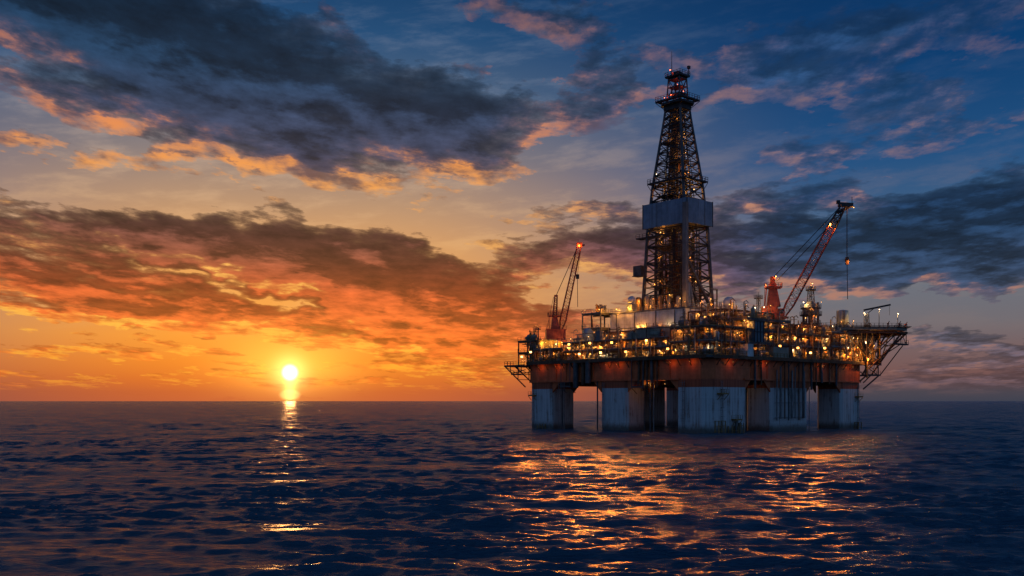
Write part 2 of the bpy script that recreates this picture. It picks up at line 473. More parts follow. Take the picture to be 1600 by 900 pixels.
M = dict(
    white=paint('white_paint', (.56, .57, .56), .5, worn=.3, rust=.10, seams=(3.1, 2.6)),
    cladding=paint('grey_cladding', (.16, .26, .36), .5, worn=.25, rust=.08, seams=(1.2, 40)),
    bluegrey=paint('blue_grey_paint', (.13, .18, .23), .5, worn=.3, rust=.08),
    red=paint('red_oxide_paint', (.66, .14, .04), .55, worn=.25, rust=.10, seams=(4.0, 2.7)),
    crane=paint('crane_red_paint', (.38, .065, .03), .45, worn=.3, rust=.15, streak=False),
    ochre=paint('ochre_paint', (.26, .15, .045), .5, worn=.35, rust=.2, streak=False),
    cream=paint('cream_paint', (.27, .24, .18), .5, worn=.3, rust=.2),
    grey=paint('grey_paint', (.14, .14, .14), .5, worn=.35, rust=.25),
    steel=paint('dark_steel', (.085, .085, .09), .5, metal=.3, worn=.4, rust=.3, streak=False),
    black=paint('black_steel', (.03, .032, .036), .55, metal=.2, worn=.4, rust=.2, streak=False),
    galv=paint('galvanised_steel', (.20, .21, .22), .42, metal=.6, worn=.3, rust=.15, streak=False),
    rust=paint('rusty_steel', (.13, .055, .025), .7, worn=.45, rust=.4, streak=False),
    radome=paint('radome_shell', (.50, .52, .54), .4, worn=.12, rust=.02),
)
AMBER_COL = [(1.0, .30, .035), (1.0, .37, .06), (1.0, .36, .035), (1.0, .60, .26), (1.0, .08, .03)]
AMBER = [lampmat(n, c, k) for n, c, k in zip(('amber_lamp', 'warm_lamp', 'gold_lamp', 'pale_lamp'), ((1.0, .40, .08), (1.0, .48, .13), (1.0, .48, .09), (1.0, .74, .42)), (6, 7, 6, 9))]
REDLAMP = lampmat('red_beacon', (1.0, .16, .06), 12)


def column_paint():
    """column plating: red oxide above the paint line, weathered white below, weed and rust at the waterline"""
    m, t, b = newmat('column_plating')
    geo = t.nodes.new('ShaderNodeTexCoord'); ob = geo.outputs['Object']
    sx = t.nodes.new('ShaderNodeSeparateXYZ'); t.links.new(ob, sx.inputs[0]); z = N(t, sx.outputs[2])
    mp = t.nodes.new('ShaderNodeMapping'); t.links.new(ob, mp.inputs[0]); mp.inputs['Scale'].default_value = (1.6, 1.6, .07)
    st = noise(t, mp.outputs[0], 1.0, 8, .65, dims='3D')
    n1 = noise(t, ob, .35, 6, .6, dims='3D')
    n3 = noise(t, ob, 1.6, 6, .65, dims='3D')
    wh = mix(t, st.step(.38, .72), (.50, .52, .52, 1), (.31, .32, .32, 1))
    wh = mix(t, (st * .6 + n1 * .5).step(.56, .70) * .75, wh, (.17, .085, .045, 1))
    rd = mix(t, st.step(.35, .7), (.42, .085, .03, 1), (.24, .05, .022, 1))
    edge = (n3 - .5) * .12
    k = mix(t, (z + edge).step(11.38, 11.42), wh, rd)
    tide = (z + (st - .5) * 3.0 + (n3 - .5) * 1.2)
    k = mix(t, tide.step(2.6, .6) * .85, k, (.045, .035, .022, 1))
    br = t.nodes.new('ShaderNodeTexBrick'); br.offset = 0.0
    br.inputs['Color1'].default_value = (1, 1, 1, 1); br.inputs['Color2'].default_value = (.90, .90, .90, 1); br.inputs['Mortar'].default_value = (.55, .55, .55, 1)
    br.inputs['Scale'].default_value = 1; br.inputs['Mortar Size'].default_value = .025; br.inputs['Brick Width'].default_value = 2.7; br.inputs['Row Height'].default_value = 2.85
    t.links.new(xyz(t, N(t, sx.outputs[0]) + N(t, sx.outputs[1]), z), br.inputs['Vector'])
    k = mix(t, .7, k, br.outputs['Color'], 'MULTIPLY')
    t.links.new(k, b.inputs['Base Color'])
    t.links.new(st.step(.2, .8, .42, .75).s, b.inputs['Roughness'])
    b.inputs['Specular IOR Level'].default_value = .35
    return m
M['column'] = column_paint()

# ================================================================== the sea
def sea_material():
    m, t, b = newmat('sea_water')
    tc = t.nodes.new('ShaderNodeTexCoord')
    def scaled(sx, sy, rot):
        mp = t.nodes.new('ShaderNodeMapping'); t.links.new(tc.outputs['Object'], mp.inputs[0])
        mp.inputs['Scale'].default_value = (sx, sy, 1); mp.inputs['Rotation'].default_value = (0, 0, rad(rot)); return mp.outputs[0]
    h = noise(t, scaled(.20, .66, 8), 1.0, 4, .55, 2.1, .25) * .6
    h = h + noise(t, scaled(.55, 1.9, -9), 1.0, 4, .6, 2.1, .3) * .42
    h = h + noise(t, scaled(1.7, 5.4, 5), 1.0, 4, .62, 2.1, .3) * .17
    bp = t.nodes.new('ShaderNodeBump'); bp.inputs['Strength'].default_value = 1.0; bp.inputs['Distance'].default_value = 1.0
    bp.inputs['Filter Width'].default_value = .05
    t.links.new(h.s, bp.inputs['Height']); t.links.new(bp.outputs[0], b.inputs['Normal'])
    b.inputs['Base Color'].default_value = (.024, .078, .118, 1)
    b.inputs['Roughness'].default_value = .25
    b.inputs['IOR'].default_value = 1.333
    return m
def build_sea():
    rng = np.random.default_rng(5)
    ang = np.concatenate([np.linspace(-math.pi, -.72, 50)[:-1], np.linspace(-.72, .72, 960), np.linspace(.72, math.pi, 50)[1:]])[:-1]
    lr = np.concatenate([np.arange(math.log(14.0), math.log(42.0), .012), np.arange(math.log(42.0), math.log(2600.0), .0040), np.arange(math.log(2600.0), math.log(60000.0), .02)])
    r = np.exp(lr)
    A, Rr = np.meshgrid(ang, r)
    X, Y = Rr * np.sin(A), Rr * np.cos(A)
    Z = np.zeros_like(X); DX = np.zeros_like(X); DY = np.zeros_like(X)
    dr = Rr * np.gradient(lr)[:, None]
    lams = np.concatenate([np.exp(rng.uniform(math.log(.7), math.log(5.0), 150)), np.exp(rng.uniform(math.log(5.0), math.log(32.0), 44))])
    # gust patches and slicks: the chop is livelier in some places than in others
    gust = np.zeros_like(X)
    for _ in range(14):
        L = math.exp(rng.uniform(math.log(14), math.log(160))); a_ = rng.uniform(0, 6.283)
        gust += np.sin(2 * math.pi / L * (X * math.sin(a_) * .6 + Y * math.cos(a_)) + rng.uniform(0, 6.283))
    gust = np.clip(1.06 + gust * .12, .62, 1.7)
    for lam in lams:
        k = 2 * math.pi / lam
        th = rad(188) + rng.normal(0, .36)            # runs towards the camera, short crested
        kx, ky = k * math.sin(th), k * math.cos(th)
        amp = .0040 * lam * (1.25 if lam < 3 else 1.0 if lam < 5 else .6 if lam < 9 else .44) * rng.uniform(.5, 1.3)
        keep = np.clip((lam / dr - 1.6) / 1.6, 0, 1) * (gust if lam < 5 else 1.0)
        ph = kx * X + ky * Y + rng.uniform(0, 6.283)
        s_, c_ = np.sin(ph), np.cos(ph)
        Z += amp * keep * s_; DX += 0.8 * amp * keep * c_ * kx / k; DY += 0.8 * amp * keep * c_ * ky / k
    co = np.stack([X + DX, Y + DY, Z], -1).reshape(-1, 3).astype(np.float32)
    nr, na = X.shape
    i = np.arange(nr - 1)[:, None] * na; j = np.arange(na)[None, :]; jn = (j + 1) % na
    q = np.stack([i + j, i + na + j, i + na + jn, i + jn], -1).reshape(-1, 4)
    # close the middle, under the camera
    hub = co[:na].mean(0, keepdims=True); co = np.concatenate([co, hub * [1, 1, 0]]).astype(np.float32)
    tri = np.stack([np.full(na, nr * na), np.arange(na), (np.arange(na) + 1) % na], -1)
    me = bpy.data.meshes.new('sea')
    me.vertices.add(len(co)); me.vertices.foreach_set('co', co.ravel())
    loops = np.concatenate([q.ravel(), tri.ravel()]).astype(np.int32)
    me.loops.add(len(loops)); me.loops.foreach_set('vertex_index', loops)
    starts = np.concatenate([np.arange(len(q)) * 4, len(q) * 4 + np.arange(len(tri)) * 3]).astype(np.int32)
    me.polygons.add(len(starts)); me.polygons.foreach_set('loop_start', starts)
    me.polygons.foreach_set('use_smooth', np.ones(len(starts), bool))
    me.update(calc_edges=True); me.validate()
    me.materials.append(sea_material())
    o = bpy.data.objects.new('sea', me); scene.collection.objects.link(o)
    tag(o, 'dark blue choppy sea around the drilling rig', None, None, 'structure')
build_sea()

# ================================================================== the platform: hull, columns, deck
RND = random.Random(11)
DECK = 19.1
def pick_lamp(r=None): return (r or RND).choices(range(4), (5, 3, 2, 1.4))[0]
LAMP_MESH = {}; LAMP_LIGHT = {}
def lamp_mesh(kind, r):
    key = (kind, round(r, 2))
    if key not in LAMP_MESH:
        q = r * .56
        g = G()
        g.lathe((0, 0, 0), [(q * 1.35, q * .75), (q * 1.1, q * 1.25), (.04, q * 1.6)], 10, mi=0)     # hood
        g.tube((0, 0, q * 1.5), (0, 0, q * 1.5 + .3), .04, 5, mi=0)
        g.ball((0, 0, 0), q, 9, 6, mi=1)
        LAMP_MESH[key] = g.mesh('lamp', [M['steel'], AMBER[kind] if kind < 4 else REDLAMP])
        L = bpy.data.lights.new('lamp_light', 'POINT')
        L.color = AMBER_COL[kind]; L.shadow_soft_size = .12
        L.energy = (300 if kind < 4 else 120) * (r / .16) ** 2
        LAMP_LIGHT[key] = L
    return key
def lamp(parent, p, r=.17, kind=None):
    """a lit work lamp fixed to its thing, with the light it throws"""
    key = lamp_mesh(pick_lamp() if kind is None else kind, r)
    o = bpy.data.objects.new('lamp', LAMP_MESH[key])
    scene.collection.objects.link(o)
    o.parent = parent
    root = parent
    while root.name not in BASE: root = root.parent
    o.location = Vector(p) - Vector(BASE[root.name])
    l = bpy.data.objects.new('lamp_light', LAMP_LIGHT[key])
    scene.collection.objects.link(l); l.parent = o; l.location = (0, 0, -r * .72 - .15)
    return o
W2R = RIG.inverted()
def added_floodlight(label, p, to, power, group, kind=1):
    """a flood lamp on a bracket, added to lay a gold glow on the sea"""
    t = thing('added_floodlight', label, 'added_floodlight', p, group)
    b = Vector(p); d = (W2R @ Vector(to) - b).normalized(); up = Vector((0, 0, 1)); sd = d.cross(up).normalized(); u2 = sd.cross(d)
    g = G(); g.bar(b - d * .55, b - d * .12, .62, .5); g.bar(b - d * .14, b, .72, .6); g.build('housing', M['steel'], t)
    g = G()
    vs = [b + sd * i * .3 + u2 * j * .24 + d * .006 for i, j in ((-1, -1), (1, -1), (1, 1), (-1, 1))]
    g._add(vs + [v + d * .02 for v in vs], [(3, 2, 1, 0), (4, 5, 6, 7), (0, 1, 5, 4), (1, 2, 6, 5), (2, 3, 7, 6), (3, 0, 4, 7)])
    g.build('lens', AMBER[kind], t)
    g = G(); g.bar(b - d * .3 - up * .6, b - d * .3, .12); g.bar(b - d * .3 - up * .6, b - d * 1.2 - up * .6, .12); g.build('bracket', M['steel'], t)
    L = bpy.data.lights.new('flood_beam', 'SPOT'); L.color = (1.0, .27, .03); L.energy = power; L.spot_size = rad(46); L.spot_blend = .9; L.shadow_soft_size = .25
    l = bpy.data.objects.new('flood_beam', L); scene.collection.objects.link(l); l.parent = t
    l.location = d * .12
    l.rotation_euler = (-d).to_track_quat('Z', 'Y').to_euler()
    return t

rig = thing('drilling_platform', 'semi-submersible drilling platform with red hull box on thick white columns in the sea', 'drilling platform', (0, 0, 0))
HB, HT = 13.3, 18.55
g = G()
g.prism([(2.4, 0.05), (70, 0.05), (70, 64), (.05, 64), (.05, 2.4)], HB, HT)
hull = g.build('hull', M['red'], rig)
# stiffeners and gussets under the box
g = G()
for y in (12, 17, 22, 24.6, 38.5, 44, 49, 53): g.box(-.16, .04, y, y + .3, HB - .1, HT)
for x in (17, 20.5, 24, 45.5, 50, 55, 58): g.box(x, x + .3, -.16, .04, HB - .1, HT)
g.box(-.3, .03, 9, 64, HB - .05, HB + .35); g.box(14, 70, -.3, .03, HB - .05, HB + .35)
g.build('stiffener', M['red'], hull)
def gus(x, y, dx, dy):
    w = 3.0; tx, ty = (.4, 0) if dy else (0, .4)
    vs = [(x, y, HB), (x + dx * w, y + dy * w, HB), (x, y, HB - w)]
    g = G(); g._add(vs + [(a + tx, b + ty, c) for a, b, c in vs], [(0, 1, 2), (3, 5, 4), (0, 3, 4, 1), (1, 4, 5, 2), (2, 5, 3, 0)])
    g.build('gusset', M['red'], hull)
for y, d in ((9.5, 1), (26.5, -1), (36, 1), (55, -1)): gus(.35, y, 0, d); gus(8.5, y, 0, d)
for x, d in ((14.5, 1), (26, -1), (43, 1), (60, -1)): gus(x, .35, d, 0); gus(x, 8.0, d, 0)
g = G()
for y in (6, 14, 22, 30, 38, 46, 54, 60): g.box(1, 69, y, y + .5, HB - 1.0, HB - .01)
for x in (9, 20, 32, 44, 56): g.box(x, x + .5, 1, 63, HB - .7, HB - .02)
g.build('underdeck_beam', M['rust'], hull)

def column(x0, x1, y0, y1, cham=None):
    if cham: poly = [(x0 + cham, y0), (x1, y0), (x1, y1), (x0, y1), (x0, y0 + cham)]
    else:
        c = .7; poly = [(x0 + c, y0), (x1 - c, y0), (x1, y0 + c), (x1, y1 - c), (x1 - c, y1), (x0 + c, y1), (x0, y1 - c), (x0, y0 + c)]
    g = G(); g.prism(poly, -6, HB - .02)
    return g.build('column', M['column'], rig)
near = column(0, 14.6, 0, 9.5, 2.3)
lmid = column(0, 7.2, 26.5, 36); lcor = column(0, 9.4, 55, 63.9)
rmid = column(26, 43, 0, 8); rcor = column(60, 70, 0, 8)
bmid = column(33, 50, 55, 63.9); bcor = column(60, 70, 55, 63.9); brm = column(62, 70, 27, 37)

# fittings of the columns
def col_ladder(col, x, y, z0, z1, ax):
    g = G(); nrm = (-.35, 0) if ax[1] else (0, -.35)
    g.ladder((x + nrm[0], y + nrm[1], z0), (x + nrm[0], y + nrm[1], z1), .7, ax=ax)
    for z in np.arange(z0 + .5, z1, 2.2):
        g.bar((x, y, z), (x + nrm[0] * 1.2, y + nrm[1] * 1.2, z), .1)
        for d in (-.38, .38):
            g.bar((x + nrm[0] + ax[0] * d, y + nrm[1] + ax[1] * d, z), (x + nrm[0] * 3 + ax[0] * d, y + nrm[1] * 3 + ax[1] * d, z), .05)
        g.bar((x + nrm[0] * 3 - ax[0] * .38, y + nrm[1] * 3 - ax[1] * .38, z), (x + nrm[0] * 3 + ax[0] * .38, y + nrm[1] * 3 + ax[1] * .38, z), .05)
    g.build('ladder', M['galv'], col)
def fender(col, x, y, z0, z1, w, ax):
    """a caged platform with posts, standing off the column at the waterline"""
    g = G(); n = (-1.3, 0) if ax[1] else (0, -1.3)
    for d in (-w / 2, w / 2):
        for k in (.15, 1):
            g.tube((x + n[0] * k + ax[0] * d, y + n[1] * k + ax[1] * d, z0), (x + n[0] * k + ax[0] * d, y + n[1] * k + ax[1] * d, z1), .13, 6)
    for z in np.arange(z0 + .3, z1 + .1, 1.2):
        for d in (-w / 2, w / 2): g.bar((x, y, z) if 0 else (x + ax[0] * d, y + ax[1] * d, z), (x + n[0] + ax[0] * d, y + n[1] + ax[1] * d, z), .12)
        g.bar((x + n[0] - ax[0] * w / 2, y + n[1] - ax[1] * w / 2, z), (x + n[0] + ax[0] * w / 2, y + n[1] + ax[1] * w / 2, z), .14)
    g.build('fender', M['ochre'], col)
def landing(col, x, y, z, w, d, ax):
    g = G()
    if ax[1]: g.box(x - d, x + .02, y - w / 2, y + w / 2, z, z + .2); g.rail([(x, y - w / 2, z + .2), (x - d, y - w / 2, z + .2), (x - d, y + w / 2, z + .2), (x, y + w / 2, z + .2)], 1.1, 1.0)
    else: g.box(x - w / 2, x + w / 2, y - d, y + .02, z, z + .2); g.rail([(x - w / 2, y, z + .2), (x - w / 2, y - d, z + .2), (x + w / 2, y - d, z + .2), (x + w / 2, y, z + .2)], 1.1, 1.0)
    for k in (-1, 1):
        if ax[1]: g.bar((x, y + k * w * .45, z - d), (x - d, y + k * w * .45, z), .12)
        else: g.bar((x + k * w * .45, y, z - d), (x + k * w * .45, y - d, z), .12)
    g.build('landing', M['ochre'], col)
col_ladder(near, 4.6, 0, 1.5, 13, (1, 0, 0)); landing(near, 4.6, 0, 9.6, 3.0, 1.3, (1, 0, 0)); fender(near, 3.4, 0, -2, 3.2, 2.6, (1, 0, 0))
landing(near, 10.2, 0, 3.2, 2.6, 1.4, (1, 0, 0)); fender(near, 8.6, 0, -2, 1.8, 2.4, (1, 0, 0)); fender(near, 11.4, 0, -2, 2.6, 1.6, (1, 0, 0))
g = G(); g.tube((9.9, -.8, -2), (9.9, -.8, 3.4), .35, 8); g.box(11.0, 12.2, -.7, -.02, .4, 2.6); g.build('pump_caisson', M['grey'], near)
col_ladder(near, 0, 7.6, 1, 13, (0, 1, 0))
col_ladder(lcor, 0, 62.4, .5, 13, (0, 1, 0)); fender(lcor, 0, 58.5, -2, 1.5, 2.2, (0, 1, 0))
col_ladder(lmid, 0, 34.7, .5, 13, (0, 1, 0))
landing(lcor, 0, 62.4, 9.4, 2.2, 1.2, (0, 1, 0))
col_ladder(rcor, 68.5, 0, .5, 13, (1, 0, 0)); fender(rcor, 67.6, 0, -2, 2.0, 1.6, (1, 0, 0)); landing(rcor, 68.3, 0, 9.0, 2.4, 1.2, (1, 0, 0))
# the bundle of caissons down the right middle column
for i, x in enumerate((27.6, 28.9, 31.2, 32.6, 34.6, 35.6, 37.8, 39.4, 40.4)):
    g = G(); g.tube((x, -.55 - .25 * (i % 2), 3.4 - .5 * (i % 3 == 0)), (x, -.55 - .25 * (i % 2), 16.0 + (i % 4)), .17 + .08 * (i % 3 == 1), 8)
    g.build('caisson', [M['galv'], M['grey'], M['rust'], M['steel']][i % 4], rmid)
g = G()
for z in (3.7, 7.5, 11.2): g.bar((26.8, -.5, z), (41.2, -.5, z), .16)
g.build('clamp_bar', M['galv'], rmid)
# risers and ladders hanging between the columns
for (x, y, r, zt) in ((0.3, 51.0, .22, HB), (0.3, 50.2, .12, HB), (.3, 37.4, .2, HB), (4, 24.0, .18, HB), (3.0, 21.0, .3, HB), (2.6, 19.6, .14, HB), (17.5, 2, .16, HB), (46.0, 1.5, .12, HB)):
    g = G(); g.tube((x, y, -4), (x, y, zt), r, 8); g.build('riser', M['steel'] if r > .15 else M['galv'], rig)
g = G(); g.ladder((.1, 51.9, -2), (.1, 51.9, HB), .8, ax=(0, 1, 0)); g.build('ladder', M['galv'], rig)
# big pipes and boxes on the face of the hull
for i, (y, r, z0) in enumerate(((44.5, .75, 11.6), (41.8, .55, 12.4), (39.7, .8, 12.8), (22.0, .35, 12.2), (20.6, .25, 10.5), (19.3, .25, 10.8), (17.6, .4, 12.6), (16.0, .2, 11.4))):
    g = G(); g.tube((-r - .1, y, z0), (-r - .1, y, DECK - .4), r, 10)
    for z in (z0 + 1.0, HT - 1.0): g.tube((-r - .1, y, z), (-r - .1, y, z + .3), r * 1.15, 10)
    g.build('downpipe', M['rust'] if i % 2 else M['steel'], rig)
for i, (x, r, z0) in enumerate(((18.2, .3, 11.0), (21.0, .22, 12.0), (44.0, .3, 11.0), (46.5, .2, 12.4), (49, .35, 12.9), (53, .25, 12.6), (56.5, .3, 12.2))):
    g = G(); g.tube((x, -r - .1, z0), (x, -r - .1, DECK - .4), r, 9); g.build('downpipe', M['rust'] if i % 2 else M['steel'], rig)
for (y0, y1, z0, z1) in ((45.5, 49, 11.8, 13.6), (19, 23, 11.4, 13.5)):
    g = G()
    g.box(-2.2, .8, y0, y1, z0, z0 + .2); g.rail([(-2.2, y0, z0 + .2), (-2.2, y1, z0 + .2)], 1.1, 1.0)
    for y in (y0, y1): g.bar((-2.2, y, z0), (0, y, z0 - 1.6), .15); g.bar((-2.1, y, z0), (-2.1, y, HT), .14)
    g.build('hanging_stage', M['steel'], rig)
for (p, r) in (((4.6, 17.6, 12.4), .09), ((2.2, 21, 12.6), .09), ((20.0, 9, 12.3), .06), ((14, 32, 12.2), .14)): lamp(rig, p, r)

for (x, y) in ((-1.2, 59), (-1.2, 52), (-1.2, 33), (-1.2, 29), (-1.2, 11), (-1.2, 5), (8, -1.2), (22, -1.2), (49, -1.2), (64, -1.2)): lamp(rig, (x, y, 17.6), .05, 0)  # dim lamps added under the deck overhang to warm the red hull
# main deck plate with its overhanging walkway
g = G()
deck_poly = [(-.2, -1.4), (70, -1.4), (79.5, -1.4), (79.5, 10), (72, 14), (72, 66), (6, 66), (-1.4, 64), (-1.4, -.2)]
g.prism(deck_poly, HT + .005, DECK)
deck = g.build('main_deck', M['steel'], rig)
g = G()
for y in np.arange(2, 64, 3.4): g.bar((-1.3, y, HT - .1), (0, y, HT - 1.8), .16); g.bar((-1.3, y, HT - .1), (.0, y, HT - .1), .2)
for x in np.arange(3, 69, 3.4): g.bar((x, -1.3, HT - .1), (x, 0, HT - 1.8), .16); g.bar((x, -1.3, HT - .1), (x, 0, HT - .1), .2)
g.box(-1.5, -1.42, -.2, 64, HT - .2, DECK + .12); g.box(-.2, 79.4, -1.5, -1.42, HT - .2, DECK + .12)
g.build('deck_bracket', M['rust'], deck)
g = G(); g.rail([(79.3, 9.8, DECK), (79.3, -1.3, DECK), (-.2, -1.3, DECK), (-1.3, -.2, DECK), (-1.3, 63.8, DECK)], 1.2, 1.5, .07)
g.build('railing', M['ochre'], deck)
# right lower gallery under the deck corner
g = G()
g.box(70.02, 79.0, -1.5, 8, 15.3, 15.55); g.rail([(79, 8, 15.55), (79, -1.4, 15.55), (70, -1.4, 15.55)], 1.2, 1.2)
for y in (-1.0, 3, 7): g.bar((78.5, y, 15.3), (70, y, 11.4), .3); g.bar((74, y, 15.3), (70, y, 13.2), .22); g.bar((78.4, y, 15.5), (78.4, y, HT), .25); g.bar((70, y, HT), (78.4, y, 15.4), .2)
g.build('gallery', M['black'], rig)
# left overhanging stage with trusses
g = G()
g.box(-2.2, 8, 64.02, 73, 18.0, 18.3); g.rail([(-2.1, 64, 18.3), (-2.1, 72.9, 18.3), (7.9, 72.9, 18.3)], 1.25, 1.2, .07)
for x in (-1.8, 2.5, 7.5):
    g.bar((x, 72.8, 18.0), (x, 64, 12.0), .26); g.bar((x, 68.6, 18.0), (x, 64, 15.0), .2); g.bar((x, 70.6, 18), (x, 70.6, 16.4), .18); g.bar((x, 64, 17), (x, 69.8, 16.0), .18); g.bar((x, 72.6, 18), (x, 66.5, 15.6), .12)
    g.bar((x, 67.2, 18), (x, 67.2, 14.2), .18)
g.bar((-1.8, 70.6, 16.4), (7.5, 70.6, 16.4), .16); g.bar((-1.8, 67.2, 14.2), (7.5, 67.2, 14.2), .16)
g.box(-1.6, 3.0, 66, 70.5, 15.6, 15.75); g.rail([(-1.6, 66, 15.75), (-1.6, 70.5, 15.75)], 1.1, 1.0)
g.build('side_stage', M['black'], rig)

# ================================================================== deck modules
EQ = ['grey', 'cream', 'ochre', 'rust', 'galv', 'bluegrey', 'steel', 'cream', 'grey', 'ochre', 'white']
def equip(t, r, cx, cy, z, h, along):
    """one piece of process equipment standing at cx, cy under a ceiling h metres up"""
    k = r.choice(['vessel', 'vessel', 'drum', 'cabinet', 'manifold', 'manifold', 'pump', 'stack', 'manifold'])
    m = M[r.choice(EQ)]; g = G()
    ax = Vector((1, 0, 0)) if along == 'x' else Vector((0, 1, 0)); c = Vector((cx, cy, z))
    if k == 'vessel':
        R, H = r.uniform(.45, 1.0), h * r.uniform(.55, .9)
        g.lathe(c, [(R * .8, 0), (R * .8, .25), (R, .3), (R, H - R * .45), (R * .75, H - R * .12), (.12, H)], 12)
        for q in (.35, .65): g.tube(c + Vector((0, 0, H * q)), c + Vector((0, 0, H * q + .12)), R * 1.06, 12)
        g.tube(c + Vector((0, 0, H)), c + Vector((0, 0, H + .3)), .12, 6)
    elif k == 'drum':
        R, L = r.uniform(.45, .8), r.uniform(1.4, 2.6); zc = Vector((0, 0, R + .5))
        g.tube(c + zc - ax * L / 2, c + zc + ax * L / 2, R, 12)
        for s_ in (-1, 1): g.tube(c + zc + ax * s_ * L / 2, c + zc + ax * s_ * (L / 2 + R * .4), R, 12, R * .45)
        for s_ in (-.3, .3): g.cbox(c + ax * s_ * L, .5, .5, .7)
        g.tube(c + zc, c + zc + Vector((0, 0, R + .5)), .13, 6)
    elif k == 'cabinet':
        w, d, H = r.uniform(1.0, 2.2), r.uniform(.8, 1.2), min(h * .85, r.uniform(1.5, 2.8))
        sx, sy = (w, d) if along == 'x' else (d, w)
        g.cbox(c, sx, sy, H); g.cbox(c + Vector((0, 0, H)), sx * 1.08, sy * 1.08, .12)
        g.cbox(c + Vector((0, 0, H + .12)), sx * .4, sy * .4, .35)
    elif k == 'manifold':
        n = r.randint(3, 6)
        for i in range(n):
            p = c + ax * (i - n / 2) * .48; rr = r.choice([.09, .13, .18]); hh = h * r.uniform(.6, .98)
            g.tube(p, p + Vector((0, 0, hh)), rr, 6)
            g.tube(p + Vector((0, 0, hh * .45)), p + Vector((0, 0, hh * .45 + .2)), rr * 2.0, 8)
            g.ball(p + Vector((0, 0, hh * .45 + .5)), rr * 1.7, 7, 5)
        for q in (.35, .8): g.tube(c - ax * n * .3 + Vector((0, 0, h * q)), c + ax * n * .3 + Vector((0, 0, h * q)), .12, 6)
    elif k == 'pump':
        g.cbox(c, 1.8 if along == 'x' else 1.0, 1.0 if along == 'x' else 1.8, .25)
        g.tube(c + ax * -.7 + Vector((0, 0, .7)), c + ax * .25 + Vector((0, 0, .7)), .4, 10)
        g.tube(c + ax * .3 + Vector((0, 0, .7)), c + ax * .6 + Vector((0, 0, .7)), .55, 10)
        g.path([c + ax * .5 + Vector((0, 0, 1.1)), c + ax * .5 + Vector((0, 0, h * .7)), c + ax * -.8 + Vector((0, 0, h * .7))], .14)
    else:
        R = r.uniform(.25, .45); H = h * .95
        g.tube(c, c + Vector((0, 0, H)), R, 10); g.tube(c + Vector((0, 0, H * .5)), c + Vector((0, 0, H * .5 + .15)), R * 1.35, 10)
        g.path([c + Vector((0, 0, H * .75)), c + ax * 1.2 + Vector((0, 0, H * .75)), c + ax * 1.2], .13)
    nm = dict(manifold='manifold', stack='standpipe').get(k, k)
    g.build(nm, m, t)

